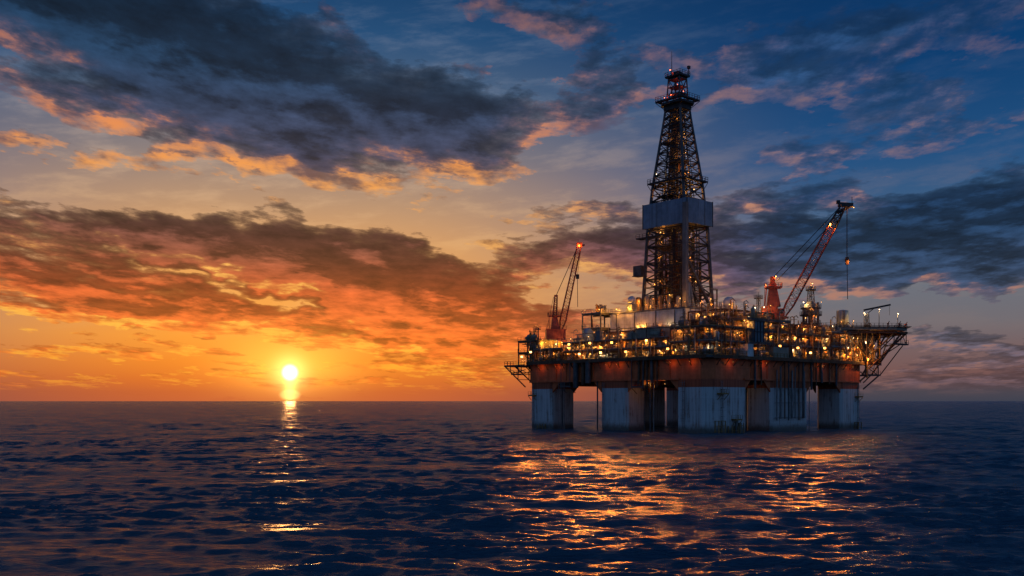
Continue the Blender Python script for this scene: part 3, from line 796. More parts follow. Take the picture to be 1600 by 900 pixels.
def module(name, label, cat, x0, x1, y0, y1, floors, top, seed, lamps=1.0, roof=False, dens=1.0, frame='rust', skip=(), faces='xy', jitter=0.9):
    r = random.Random(seed)
    t = thing(name, label, cat, ((x0 + x1) / 2, (y0 + y1) / 2, floors[0]))
    lv = list(floors) + [top]
    xs = np.linspace(x0 + .2, x1 - .2, max(2, int(round((x1 - x0) / 4.5)) + 1)); ys = np.linspace(y0 + .2, y1 - .2, max(2, int(round((y1 - y0) / 4.5)) + 1))
    g = G()
    pts = [(x, y0 + .2) for x in xs] + [(x0 + .2, y) for y in ys[1:]] + [(x1 - .2, y1 - .2), (x1 - .2, y0 + .2)]
    for (x, y) in pts: g.bar((x, y, floors[0]), (x, y, top), .3)
    for z in lv[1:]:
        g.bar((x0, y0 + .2, z - .2), (x1, y0 + .2, z - .2), .25, .4); g.bar((x0 + .2, y0, z - .2), (x0 + .2, y1, z - .2), .25, .4); g.bar((x1 - .2, y0, z - .2), (x1 - .2, y1, z - .2), .25, .4)
        for x in xs[1:-1]: g.bar((x, y0, z - .2), (x, y1, z - .2), .2, .3)
    for a, b in zip(lv, lv[1:]):
        for k in range(len(xs) - 1):
            if r.random() < .3: g.bar((xs[k], y0 + .2, a if r.random() < .5 else b), (xs[k + 1], y0 + .2, b if r.random() < .5 else a), .16)
        for k in range(len(ys) - 1):
            if r.random() < .3: g.bar((x0 + .2, ys[k], a if r.random() < .5 else b), (x0 + .2, ys[k + 1], b if r.random() < .5 else a), .16)
    g.build('frame', M[frame], t)
    for i, z in enumerate(lv):
        last = i == len(lv) - 1
        if i and (not last or roof):
            g = G(); g.box(x0, x1, y0, y1, z, z + .14)
            fl = g.build('roof' if last else 'floor', M['steel'], t)
        if (not last) or roof:
            zz = z + (.14 if i else 0)
            g = G(); g.rail([(x1, y0 + .05, zz), (x0 + .05, y0 + .05, zz), (x0 + .05, y1, zz)], 1.15, 1.5, .06)
            if i: g.build('railing', M['ochre'] if r.random() < .5 else M['galv'], t)
    for i, (a, b) in enumerate(zip(lv, lv[1:])):
        if i in skip: continue
        h = b - a - .5; z = a + (.14 if i else 0)
        sides = []
        if 'x' in faces: sides.append(('y', y0, y1))
        if 'y' in faces: sides.append(('x', x0, x1))
        for along, lo, hi in sides:
            for row in (1.5, 3.4):
                p = lo + r.uniform(.8, 1.8)
                while p < hi - .8:
                    if r.random() < .82 * dens:
                        cx, cy = (x0 + row, p) if along == 'y' else (p, y0 + row)
                        if cx < x1 - .6 and cy < y1 - .6: equip(t, r, cx, cy, z, h, along)
                    p += r.uniform(1.6, 2.9)
            # pipe runs
            for q in range(int(5 * dens)):
                zz = z + h * r.uniform(.25, 1.0); off = r.uniform(.4, 2.6); s0 = lo + r.uniform(0, (hi - lo) * .4); s1 = hi - r.uniform(0, (hi - lo) * .4)
                rr = r.choice([.07, .1, .14, .2]); dz = r.uniform(-1.2, 1.0)
                mid = (s0 + s1) / 2 + r.uniform(-2, 2); zz2 = min(z + h, max(z + .3, zz + dz))
                if along == 'y': P = [(x0 + off, s0, z), (x0 + off, s0, zz), (x0 + off, mid, zz), (x0 + off, mid, zz2), (x0 + off, s1, zz2), (x0 + off + 1.5, s1, zz2)]
                else: P = [(s0, y0 + off, z), (s0, y0 + off, zz), (mid, y0 + off, zz), (mid, y0 + off, zz2), (s1, y0 + off, zz2), (s1, y0 + off + 1.5, zz2)]
                g = G(); g.path([Vector(p) for p in P], rr); g.build('pipe', M[r.choice(EQ)], t)
            # lamps under the floor above and along the edge
            n = max(1, int(lamps * (hi - lo) / 4.2))
            for q in range(n):
                s_ = lo + (q + .5 + r.uniform(-.4, .4)) * (hi - lo) / n; off = r.uniform(-.2, 1.8)
                zz = b - r.uniform(.7, 1.3) if r.random() < .75 else z + r.uniform(1.4, 2.2)
                zz = min(zz, b - .7)
                lamp(t, (x0 + off, s_, zz) if along == 'y' else (s_, y0 + off, zz), r.choice([.08, .09, .11, .13, .15, .18]))
            # a stair
            if hi - lo > 8 and r.random() < .8:
                s_ = lo + r.uniform(2, hi - lo - 6); g = G()
                for d in (0, .8):
                    A, B = ((x0 - .1 + d, s_, z), (x0 - .1 + d, s_ + 3.4, b)) if along == 'y' else ((s_, y0 - .1 + d, z), (s_ + 3.4, y0 - .1 + d, b))
                    g.bar(A, B, .08, .25); g.bar(Vector(A) + Vector((0, 0, 1)), Vector(B) + Vector((0, 0, 1)), .06)
                for k in range(1, 11):
                    q = k / 11
                    if along == 'y': g.box(x0 - .1, x0 + .7, s_ + 3.4 * q - .12, s_ + 3.4 * q + .12, z + (b - z) * q, z + (b - z) * q + .05)
                    else: g.box(s_ + 3.4 * q - .12, s_ + 3.4 * q + .12, y0 - .1, y0 + .7, z + (b - z) * q, z + (b - z) * q + .05)
                g.build('stair', M['ochre'], t)
    if roof:
        for along, lo, hi in (('y', y0, y1), ('x', x0, x1)):
            p = lo + r.uniform(.5, 2)
            while p < hi - .8:
                off = r.uniform(1.0, 3.6); cx, cy = (x0 + off, p) if along == 'y' else (p, y0 + off)
                q = r.random()
                if cx < x1 - .5 and cy < y1 - .5:
                    if q < .45: equip(t, r, cx, cy, top + .14, r.uniform(1.6, 3.6), along)
                    elif q < .8:
                        h = r.uniform(2.0, 5.5); g = G(); g.tube((cx, cy, top + .14), (cx, cy, top + h), r.choice([.06, .09, .14]), 6)
                        if r.random() < .6: g.bar((cx - .6, cy + .6, top + h * .85), (cx + .6, cy - .6, top + h * .85), .08)
                        if r.random() < .5: g.path([Vector((cx, cy, top + h)), Vector((cx + .5, cy - .4, top + h + .3)), Vector((cx + .9, cy - .7, top + h - .3))], .1)
                        g.build('vent_pipe', M[r.choice(['steel', 'rust', 'galv', 'ochre'])], t)
                p += r.uniform(1.5, 3.4)
    # upright posts and pipes standing proud of the edge, at odd heights
    for along, lo, hi in (('y', y0, y1), ('x', x0, x1)):
        for q in range(int((hi - lo) / 1.7)):
            p = r.uniform(lo + .3, hi - .3); a = floors[0] + r.uniform(0, 1.5); b = a + r.uniform(2.5, top - floors[0] + .8); rr_ = r.choice([.07, .1, .14, .18])
            g = G(); g.tube((x0 - .25, p, a) if along == 'y' else (p, y0 - .25, a), (x0 - .25, p, b) if along == 'y' else (p, y0 - .25, b), rr_, 6)
            g.build('upright', M[r.choice(['steel', 'ochre', 'ochre', 'rust', 'grey', 'cream', 'cream', 'galv'])], t)
    return t

D0 = DECK + .004
m1 = module('corner_module', 'open pipe rack of dark posts at the far left end of the platform deck', 'pipe rack', 1.0, 8.6, 62.2, 70.5, (18.31, 22.0), 25.4, 101, lamps=.8, dens=.9, frame='rust', roof=True)
m2 = module('deck_skid', 'row of low lit process skids on deck beneath the left crane', 'process module', -.6, 9, 50.5, 61.8, (D0,), 22.6, 102, lamps=1.5, dens=1.0, roof=True)
m3 = module('process_module', 'three storey open process module left of the pale enclosure, roof deck under the tall frame', 'process module', -.4, 11.6, 28.4, 50.2, (D0, 21.6), 24.0, 103, lamps=1.35, roof=True)
m4 = module('process_module', 'lit two storey process module on the deck edge below the pale enclosure', 'process module', -.4, 11.6, 12.4, 28.0, (D0, 21.6), 24.0, 104, lamps=1.35, roof=True)
m5 = module('process_module', 'brightly lit process module above the nearest corner column', 'process module', -.2, 14, -.4, 12.0, (D0, 22.6), 26.2, 105, lamps=1.25, roof=True)
m6 = module('process_module', 'long dark decked module holding a grey container, right of the nearest corner', 'process module', 14.4, 34, -.6, 12.0, (D0, 22.8, 26.0), 28.8, 106, lamps=.75, roof=True, frame='steel')
m7 = module('process_module', 'gold lit process module on the deck edge below the right crane', 'process module', 34.4, 53.6, -.6, 13.5, (D0, 22.4), 25.8, 107, lamps=1.3, roof=True)
m8 = module('process_module', 'process module of tall glowing pipes under the round tower, right of the crane', 'process module', 54, 70.5, -.6, 14, (D0, 23.0), 27.0, 108, lamps=1.5, roof=True, dens=1.2)
m13 = module('process_module', 'dark pipe deck tucked beneath the helideck overhang', 'process module', 70.8, 79.2, -.8, 9, (D0, 22.8), 26.6, 113, lamps=.5, roof=True, dens=1.0, frame='steel')
# tall light frame left of the enclosure
m9 = module('roof_frame', 'tall open frame with flat roof joined to the left end of pale enclosure', 'steel frame', 8.5, 18, 44.0, 51.5, (24.15, 28.4), 32.6, 109, lamps=1.1, roof=True, dens=.8, frame='steel', skip=(1,))
m10 = module('upper_skid', 'shelf of small lit equipment at the foot of the pale enclosure', 'process module', 6.5, 11.7, 17.5, 43.5, (24.15,), 27.0, 110, lamps=.9, roof=False, dens=.7, faces='x')
m11 = module('upper_module', 'lit equipment deck at the right foot of the derrick, below the large white ball', 'process module', 12.3, 34, 4.5, 16.5, (28.95,), 31.4, 111, lamps=1.2, roof=False, dens=.9)
m12 = module('upper_module', 'dim equipment deck between the right crane and the round tower', 'process module', 44, 60, 3, 14, (25.95,), 29.0, 112, lamps=1.0, roof=False, dens=1.0, faces='xy')

# solid houses behind the open modules
g = G(); g.box(12, 69, 14.2, 60, D0, 24.0); o = g.build('machinery_house', M['rust'], None)
o.matrix_world = RIG; tag(o, 'long brown machinery house at deck level behind the lit process modules', 'deckhouse')

def house(name, label, x0, x1, y0, y1, z0, z1, mat, base='grey'):
    t = thing(name, label, 'deckhouse', ((x0 + x1) / 2, (y0 + y1) / 2, z0))
    g = G(); g.box(x0, x1, y0, y1, z0, z1)
    g.build('wall', mat, t)
    g = G(); g.box(x0 - .12, x1 + .12, y0 - .12, y1 + .12, z1 + .003, z1 + .22); rf = g.build('roof', M['steel'], t)
    g = G(); g.rail([(x1, y0, z1 + .22), (x0, y0, z1 + .22), (x0, y1, z1 + .22)], 1.15, 1.5, .06); g.build('railing', M['galv'], rf)
    return t
enc = house('enclosure', 'large pale panelled enclosure wall below and left of the derrick', 12, 34, 17, 43.6, 24.05, 32.3, M['white'])
g = G()
for y in (17.4, 20.3, 26.8, 34.4, 41.0): g.box(11.86, 11.99, y, y + .22, 24.2, 32.2)
g.box(11.88, 11.985, 17, 43.6, 28.0, 28.2); g.box(11.9, 12, 26.9, 34.3, 27.2, 27.35)
g.build('wall_rib', M['steel'], enc)
for y in (31.2, 33.0): lamp(enc, (11.5, y, 28.4), .15, 1)
lamp(enc, (11.2, 22.2, 28.2), .11, 3); lamp(enc, (11.2, 25.8, 28.0), .10, 0); lamp(enc, (11.2, 38.6, 27.0), .16, 2); lamp(enc, (11.3, 40.6, 33.6), .22, 2); lamp(enc, (11.5, 36.4, 33.8), .25, 2); lamp(enc, (11.8, 28.6, 33.7), .16, 0)
low = house('pump_house', 'plain off-white house on the deck edge in front of pale enclosure', 2.2, 6.4, 13.2, 25.5, 24.16, 26.6, M['cream'])
rear = house('upper_house', 'brown upper deckhouse behind the container and the right crane', 34.5, 56, 14.5, 40, 24.05, 28.8, M['rust'])
mid_house = house('drill_floor_house', 'dark house under the drill floor behind the corner module', 14.4, 33.8, 12.3, 16.9, 24.05, 28.9, M['rust'])
# a dark container standing in the long module
cont = thing('container', 'dark blue-grey container with ribbed sides in the long decked module', 'container', (19, 1.5, 22.95))
g = G(); g.box(17, 21.2, -.9, 2.6, 22.95, 28.2)
for x in np.arange(17.2, 21.2, .5): g.box(x, x + .2, -.98, -.88, 23.2, 28.0)
g.build('body', M['bluegrey'], cont)
g = G()
for x in (17.1, 18.4, 19.7, 21.1): g.bar((x, -1.0, 22.95), (x, -1.0, 28.3), .2)
g.bar((17, -1.0, 28.2), (21.2, -1.0, 28.2), .25); g.bar((17, -1.0, 25.5), (21.2, -1.0, 25.5), .2)
g.build('frame', M['black'], cont)
wh = thing('storage_unit', 'white box unit standing on the main deck between two lit modules', 'storage unit', (8, 0, D0))
g = G(); g.box(13.6, 16.0, -1.5, 1, D0, 22.3); g.build('body', M['white'], wh)
g = G(); g.box(13.5, 16.1, -1.6, 1.1, 22.3, 22.45); g.build('lid', M['steel'], wh)
wh2 = thing('storage_unit', 'low pale tank box behind the deck rail right of the container', 'storage unit', (28, 0, D0))
g = G(); g.box(25, 32, -1.2, 1, D0, 21.9); g.build('body', M['cream'], wh2)
g = G(); g.box(24.9, 32.1, -1.3, 1.1, 21.9, 22.05); g.build('lid', M['steel'], wh2)

# ================================================================== derrick
DC = (25.6, 30.6)
dr = thing('derrick', 'tall lattice drilling derrick with a grey wind wall halfway up', 'derrick', (DC[0], DC[1], 32.5))
PROF = [(33.0, 5.9, 7.7), (56.0, 5.0, 6.6), (68.0, 4.2, 5.5), (87.0, 2.3, 2.95), (92.6, 1.8, 2.4)]
def half(z):
    for (z0, a0, b0), (z1, a1, b1) in zip(PROF, PROF[1:]):
        if z <= z1:
            k = (z - z0) / (z1 - z0); return a0 + (a1 - a0) * k, b0 + (b1 - b0) * k
    return PROF[-1][1:]
def corner(z, i, k=1.0):
    a, b = half(z); sx, sy = ((-1, -1), (1, -1), (1, 1), (-1, 1))[i]
    return Vector((DC[0] + sx * a * k, DC[1] + sy * b * k, z))
zs = [33.0, 37.6, 42.2, 46.8, 51.4, 56.0, 60.0, 64.0, 68.0, 71.4, 74.6, 77.6, 80.4, 82.9, 85.2, 87.4, 89.6, 92.6]
for i in range(4):
    g = G()
    for a, b in zip(zs, zs[1:]): g.tube(corner(a, i), corner(b, i), .56 - .016 * zs.index(a), 8)
    g.build('leg', M['steel'], dr)
for face in range(4):
    i, j = face, (face + 1) % 4; g = G()
    for n, (a, b) in enumerate(zip(zs, zs[1:])):
        A, B, C, D = corner(a, i), corner(a, j), corner(b, i), corner(b, j)
        w = .32 if a < 70 else .24
        g.tube(A, B, w * .6, 6); mm = (C + D) / 2; ma = (A + B) / 2
        g.tube(A, D, w * .55, 6); g.tube(B, C, w * .55, 6)
        g.bar(A.lerp(C, .5), (A + D) / 2, w * .6); g.bar(B.lerp(D, .5), (B + C) / 2, w * .6)
        g.bar(ma, (A + D) / 2, w * .5); g.bar(mm, (A + D) / 2, w * .5)
    g.build('bracing', M['black'], dr)
# inner lattice that carries the drilling gear
for face in range(4):
    i, j = face, (face + 1) % 4; g = G()
    for a, b in zip(zs[:-2], zs[1:-1]):
        A, B, C, D = corner(a, i, .52), corner(a, j, .52), corner(b, i, .52), corner(b, j, .52)
        g.bar(A, C, .3); g.bar(A, D, .2); g.bar(A, B, .2); g.bar(C, corner(b, i), .14)
    g.build('inner_bracing', M['black'], dr)
for k, z in enumerate((40.0, 45.5, 51.0, 60.2, 65.4, 74.8, 80.2, 85.4)):
    g = G(); a, b = half(z); g.box(DC[0] - a * .8, DC[0] + a * .35, DC[1] - b * (.7 if k % 2 else .1), DC[1] + b * (.2 if k % 2 else .8), z, z + .18)
    g.rail([(DC[0] - a * .8, DC[1] - b * (.7 if k % 2 else .1), z + .18), (DC[0] - a * .8, DC[1] + b * (.2 if k % 2 else .8), z + .18)], 1.1, 1.2, .07); g.build('catwalk', M['black'], dr)
    lamp(dr, (DC[0] - a * .7, DC[1] + b * (-.3 if k % 2 else .4), z + 1.6), .11, 0); lamp(dr, (DC[0] - a * .2, DC[1] - b * .75, z + 2.2), .1, 1)
# inside: guide rails, travelling block, racked pipe
g = G()
for dx, dy in ((-.9, 1.0), (.9, -1.0), (-1.4, -1.2)): g.bar((DC[0] + dx, DC[1] + dy, 34), (DC[0] + dx, DC[1] + dy, 92), .36)
g.build('guide_rail', M['black'], dr)
g = G(); g.box(DC[0] - .7, DC[0] + .7, DC[1] - .7, DC[1] + .7, 72, 75.5); g.tube((DC[0], DC[1], 75.5), (DC[0], DC[1], 93), .12, 6); g.tube((DC[0] - .4, DC[1], 75.5), (DC[0] - .4, DC[1], 93), .08, 5); g.tube((DC[0], DC[1], 66), (DC[0], DC[1], 72), .3, 8); g.box(DC[0] - .9, DC[0] + .9, DC[1] - .5, DC[1] + .5, 62.5, 66)
g.build('travelling_block', M['ochre'], dr)
rr = random.Random(4)
for n in range(64):
    x = DC[0] + rr.uniform(-4.4, 4.4); y = DC[1] + rr.uniform(-5.6, 5.6)
    g = G(); g.tube((x, y, 34), (x * .985 + DC[0] * .015, y * .985 + DC[1] * .015, rr.choice([54, 55.5, 47, 50, 55.8])), rr.choice([.12, .16, .24]), 6); g.build('drill_pipe', M[rr.choice(['black', 'rust', 'steel', 'black', 'rust'])], dr)
for n, (x, y, z0, z1, r_) in enumerate(((-2.6, 1.5, 63, 86, .28), (1.5, -2.2, 63, 88, .22), (-3.0, -1.0, 63, 80, .2), (2.2, 2.0, 63, 78, .18), (-1.0, 2.6, 63, 83, .16), (.6, .8, 63, 90, .3))):
    g = G(); g.tube((DC[0] + x, DC[1] + y, z0), (DC[0] + x * .45, DC[1] + y * .45, z1), r_, 7); g.build('standpipe', M['black'], dr)
# heavy struts in the lower right bay and front mast column
g = G(); g.bar((DC[0] - 5.2, DC[1] - 6.9, 48), (DC[0] + 5.8, DC[1] - 7.6, 33.2), .7); g.bar((DC[0] - 5.6, DC[1] - 7.2, 42), (DC[0] + 1.5, DC[1] - 7.6, 33.4), .5); g.build('strut', M['steel'], dr)
g = G(); g.box(DC[0] - 6.5, DC[0] - 5.4, DC[1] - 8.2, DC[1] - 7.0, 33, 62); g.build('front_mast', M['grey'], dr)
g = G(); g.tube((DC[0] - 5.0, DC[1] - 7.6, 33.2), (DC[0] - 4.6, DC[1] - 7.3, 40.0), 1.0, 12, .55); g.tube((DC[0] - 2.8, DC[1] - 8.0, 33.2), (DC[0] - 4.2, DC[1] - 7.4, 40.5), .45, 10); g.build('hose_reel', M['bluegrey'], dr)
# wind wall
WX, WY = 5.6, 7.9
g = G(); z0, z1 = 56.6, 63.4
for (x0, x1, y0, y1) in ((-WX, WX, -WY, -WY + .2), (-WX, WX, WY - .2, WY), (-WX, -WX + .2, -WY + .2, WY - .2), (WX - .2, WX, -WY + .2, WY - .2)):
    g.box(DC[0] + x0, DC[0] + x1, DC[1] + y0, DC[1] + y1, z0, z1)
ww = g.build('wind_wall', M['cladding'], dr)
g = G()
for k in (-1, 1):
    for l in (-1, 1): g.box(DC[0] + k * WX - .12, DC[0] + k * WX + .12, DC[1] + l * WY - .12, DC[1] + l * WY + .12, z0 - .1, z1 + .1)
for y in (2.6,): g.box(DC[0] - WX - .06, DC[0] - WX + .0, DC[1] + y, DC[1] + y + .18, z0, z1)
for x in (2.0,): g.box(DC[0] + x, DC[0] + x + .18, DC[1] - WY - .06, DC[1] - WY, z0, z1)
g.build('corner_trim', M['steel'], ww)
g = G()
for y in np.arange(-WY + .55, WY - .3, .62): g.box(DC[0] - WX - .045, DC[0] - WX - .002, DC[1] + y, DC[1] + y + .16, z0 + .15, z1 - .15)
for x in np.arange(-WX + .55, WX - .3, .62): g.box(DC[0] + x, DC[0] + x + .16, DC[1] - WY - .045, DC[1] - WY - .002, z0 + .15, z1 - .15)
g.build('cladding_rib', M['cladding'], ww)
g = G(); g.box(DC[0] - WX + .2, DC[0] + WX - .2, DC[1] - WY + .2, DC[1] + WY - .2, z0 + .1, z0 + .35); g.build('monkey_board', M['black'], dr)
g = G(); g.box(DC[0] - WX, DC[0] - WX + 2.4, DC[1] - 2, DC[1] + WY + 2.6, z0 - 2.6, z0 - 2.45); g.rail([(DC[0] - WX, DC[1] - 2, z0 - 2.45), (DC[0] - WX, DC[1] + WY + 2.6, z0 - 2.45)], 1.2, 1.3, .07); g.build('balcony', M['black'], dr)
g = G(); g.box(DC[0] - 7.4, DC[0] - 5.2, DC[1] + 7.0, DC[1] + 10.0, 43.4, 46.2); g.box(DC[0] - 7.6, DC[0] - 5.0, DC[1] + 6.8, DC[1] + 10.2, 43.2, 43.4); g.build('control_cabin', M['steel'], dr)
# platforms
def ring(z, hx, hy, name, drop=0):
    g = G()
    for (x0, x1, y0, y1) in ((-hx, hx, -hy, -hy + 1.1), (-hx, hx, hy - 1.1, hy), (-hx, -hx + 1.1, -hy + 1.1, hy - 1.1), (hx - 1.1, hx, -hy + 1.1, hy - 1.1)):
        g.box(DC[0] + x0, DC[0] + x1, DC[1] + y0, DC[1] + y1, z, z + .2)
    for k in (-1, 1):
        for l in (-1, 1): g.bar((DC[0] + k * hx, DC[1] + l * hy, z), corner(z - 2.2, (0 if k < 0 else 1) if l < 0 else (3 if k < 0 else 2)), .16)
    o = g.build(name, M['black'], dr)
    g = G(); g.rail([(DC[0] + a * hx, DC[1] + b * hy, z + .2) for a, b in ((-1, -1), (1, -1), (1, 1), (-1, 1))], 1.3, 1.1, .07, True); g.build('railing', M['black'], o)
ring(69.0, 5.2, 6.6, 'work_platform'); ring(50.5, 6.2, 8.0, 'work_platform') if False else None
ring(92.0, 4.0, 4.7, 'crown_platform')
g = G(); g.prism([(DC[0] + a * 3.6, DC[1] + b * 4.2) for a, b in ((-1, -.6), (-.6, -1), (.6, -1), (1, -.6), (1, .6), (.6, 1), (-.6, 1), (-1, .6))], 91.0, 91.6); g.prism([(DC[0] + a * 2.4, DC[1] + b * 3.0) for a, b in ((-1, -1), (1, -1), (1, 1), (-1, 1))], 89.6, 91.0)
g.build('crown_block', M['black'], dr)
g = G()
for a in (-1, 1):
    for b in (-1, 1):
        g.tube((DC[0] + a * 1.9, DC[1] + b * 2.3, 92), (DC[0] + a * 1.5, DC[1] + b * 1.9, 99.6), .2, 6)
        g.bar((DC[0] + a * 1.9, DC[1] + b * 2.3, 92), (DC[0] - a * 1.6, DC[1] + b * 2.0, 98.6), .16)
        g.bar((DC[0] + a * 1.9, DC[1] + b * 2.3, 92), (DC[0] + a * 1.6, DC[1] - b * 2.0, 98.6), .16)
for z in (94, 96, 98.2): g.box(DC[0] - 1.75, DC[0] + 1.75, DC[1] - 2.1, DC[1] + 2.1, z, z + .18)
g.build('gin_pole', M['steel'], dr)
g = G(); g.box(DC[0] - 2.2, DC[0] + 2.2, DC[1] - 2.7, DC[1] + 2.7, 98.8, 99.1); g.rail([(DC[0] + a * 2.2, DC[1] + b * 2.7, 99.1) for a, b in ((-1, -1), (1, -1), (1, 1), (-1, 1))], 1.2, 1.0, .07, True); g.box(DC[0] - 1, DC[0] + .8, DC[1] - 1, DC[1] + 1.4, 99.1, 100.4); g.build('top_platform', M['black'], dr)
g = G(); g.tube((DC[0] - 1.4, DC[1] + .9, 99), (DC[0] - 1.4, DC[1] + .9, 106.2), .13, 6, .05); g.tube((DC[0] + 2, DC[1] - 2.4, 99), (DC[0] + 2, DC[1] - 2.4, 102.0), .14, 6); g.cbox((DC[0] + 2, DC[1] - 2.4, 101.2), .7, .7, .8); g.build('antenna', M['black'], dr)
lamp(dr, (DC[0] - 1.6, DC[1] + 1.3, 101.0), .22, 4)
for p, r_, k in (((0, 0, 97), .12, 4), ((-1.5, 1, 94), .2, 4), ((1.2, -1.2, 95), .14, 4), ((-1.8, 3.2, 93.6), .15, 4), ((-2.2, 3.0, 90.2), .14, 2), ((1.0, -1.4, 82), .16, 0), ((.4, -1.9, 80.8), .12, 0),
                 ((.8, -3.2, 71.8), .15, 0), ((.6, -2.9, 73), .12, 0), ((-3.6, 4.6, 72.0), .16, 3), ((-3.2, 1.8, 66.2), .2, 0), ((1.8, -4.4, 67.0), .19, 1), ((-4.2, 2.6, 55.2), .22, 1), ((-2, 3.5, 55.4), .14, 0),
                 ((2, -5.5, 54), .14, 1), ((0, 0, 53), .2, 0), ((-3, 4, 49), .14, 0), ((2.5, -2, 47.5), .14, 0), ((-1, -3, 44), .15, 0), ((-4, 5, 41), .14, 0), ((3, -4, 41.5), .14, 0), ((0, 2, 39), .15, 0), ((-3.5, 0, 37.6), .14, 1)):
    lamp(dr, (DC[0] + p[0], DC[1] + p[1], p[2]), r_, k)

# drill floor under the derrick
df = thing('drill_floor', 'crowded lit drill floor at the foot of the derrick', 'drill floor', (DC[0], DC[1], 32.6))
g = G(); g.box(16.5, 35, 18, 41, 32.6, 33.0); g.build('floor', M['steel'], df)
g = G(); g.rail([(35, 18, 33), (16.5, 18, 33), (16.5, 41, 33)], 1.2, 1.5, .06); g.build('railing', M['ochre'], df)
for (x, y, r_, h) in ((18.0, 38.4, .9, 4.2), (18.6, 35.6, .8, 4.6), (18.0, 33.2, .55, 3.8), (18.4, 30.6, .6, 4.2), (18.0, 27.4, .5, 3.4), (18.6, 24.6, .6, 3.6)):
    g = G(); g.lathe((x, y, 33), [(r_, 0), (r_, h - .4), (r_ * .6, h), (.05, h)], 12); g.build('vessel', M[rr.choice(['cream', 'ochre', 'grey'])], df)
for n in range(16):
    x, y = (rr.uniform(17, 20), rr.uniform(19, 40)) if n % 2 else (rr.uniform(18, 34.5), rr.uniform(18.4, 20.5)); h = rr.uniform(1.4, 5.0)
    g = G(); g.path([Vector((x, y, 33)), Vector((x, y, 33 + h)), Vector((x + rr.uniform(-1, 1.6), y + rr.uniform(-1.6, 1.6), 33 + h))], rr.choice([.08, .12, .16])); g.build('pipe', M[rr.choice(EQ)], df)
for (x, y, z, r_, k) in ((16.8, 37.2, 36, .14, 2), (16.9, 34.4, 34.8, .1, 0), (16.8, 32.0, 36.2, .12, 0), (16.9, 26.2, 34.6, .09, 0), (16.8, 22.5, 35.6, .16, 1), (16.9, 21, 34.6, .1, 0), (16.8, 24, 33.9, .08, 0), (20, 17.8, 34.8, .1, 0), (24, 17.8, 35.6, .13, 1), (24.6, 17.8, 34.2, .1, 0), (34, 17.8, 34.8, .12, 0)):
    lamp(df, (x, y, z), r_, k)
g = G(); 
for x in (24.4, 27.2): g.bar((x, 18.2, 33), (x, 18.2, 38.5), .3)
g.bar((24.4, 18.2, 38.4), (27.2, 18.2, 38.4), .3); g.bar((24.4, 18.2, 35.6), (27.2, 18.2, 35.6), .2)
g.build('hoist_frame', M['steel'], df)

# ================================================================== cranes
W2L = RIG.inverted()
def wthing(name, label, cat, local_base, yaw=0.0):
    """a thing whose own axes are turned by yaw from the world's; parts are given in metres from its base"""
    o = thing(name, label, cat, (0, 0, 0)); p = RIG @ Vector(local_base)
    o.matrix_world = Matrix.Translation(p) @ Matrix.Rotation(rad(yaw), 4, 'Z'); return o
cr = wthing('pedestal_crane', 'large red pedestal crane at the right with long raised boom and hanging hook', 'crane', (37.4, 7.0, DECK), -6)
g = G(); g.lathe((0, 0, 0), [(1.5, 0), (1.5, 8.0), (2.1, 10.0), (2.3, 11.0)], 16); g.build('pedestal', M['crane'], cr)
g = G(); g.box(-3.3, 3.0, -2.0, 2.0, 11.0, 11.5); g.box(-3.2, .8, -1.9, 1.9, 11.5, 14.4); g.box(.9, 2.6, -1.9, .2, 11.6, 13.8); g.box(-3.4, 3.6, -2.1, -2.0, 11.1, 11.6); g.build('machinery_house', M['crane'], cr)
g = G(); g.box(1.2, 2.4, -1.95, -1.88, 12.4, 13.5); g.box(2.56, 2.64, -1.7, 0, 12.4, 13.5); g.build('cab_window', M['black'], cr)
g = G()
vs = [(-1.9, -1.3, 14.4), (1.7, -1.3, 14.4), (1.7, 1.3, 14.4), (-1.9, 1.3, 14.4), (-1.1, -.7, 20.8), (.5, -.7, 20.8), (.5, .7, 20.8), (-1.1, .7, 20.8)]
g._add(vs, [(3, 2, 1, 0), (4, 5, 6, 7), (0, 1, 5, 4), (1, 2, 6, 5), (2, 3, 7, 6), (3, 0, 4, 7)])
g.box(-.9, .3, -.6, .6, 20.8, 22.6); g.build('king_post', M['crane'], cr)
g = G(); g.box(-2.2, 2.0, -1.6, 1.6, 19.4, 19.6); g.rail([(-2.2, -1.6, 19.6), (2, -1.6, 19.6), (2, 1.6, 19.6), (-2.2, 1.6, 19.6)], 1.2, 1.0, .08, True); g.tube((-2.5, -.8, 14.2), (-2.0, -.8, 19.6), .14, 6); g.ladder((-2.4, .8, 14.4), (-2.2, .8, 19.6), .6); g.build('mast_platform', M['crane'], cr)
foot, tip = Vector((2.4, 0, 11.6)), Vector((18.2, 0, 41.2))
g = G(); g.lattice(foot, foot.lerp(tip, .12), 1.0, 2.1, .16, .09, 3); g.lattice(foot.lerp(tip, .12), foot.lerp(tip, .82), 2.1, 2.0, .16, .09, 20); g.build('boom', M['crane'], cr)
g = G(); g.lattice(foot.lerp(tip, .82), tip, 2.0, 1.3, .2, .14, 6); g.bar(tip + Vector((-1.2, 0, .6)), tip + Vector((2.6, 0, .3)), 1.3, 1.1); g.bar(tip + Vector((-1.4, 0, -1.6)), tip + Vector((1.6, 0, -.1)), .8); g.bar(tip + Vector((2.4, 0, .4)), tip + Vector((2.4, 0, 2.6)), .14); g.cbox(tip + Vector((-1.2, 0, .8)), .9, .9, .9); g.build('boom_head', M['black'], cr)
for dy in (-.7, .7):
    for k in (0, 1):
        g = G(); g.tube((-.2 + .9 * k, dy * .7, 22.3 - .9 * k), tip + Vector((-.9 + .5 * k, dy, -.2 - 1.6 * k)), .085, 5); g.build('pendant_cable', M['black'], cr)
hx = tip.x + 1.0
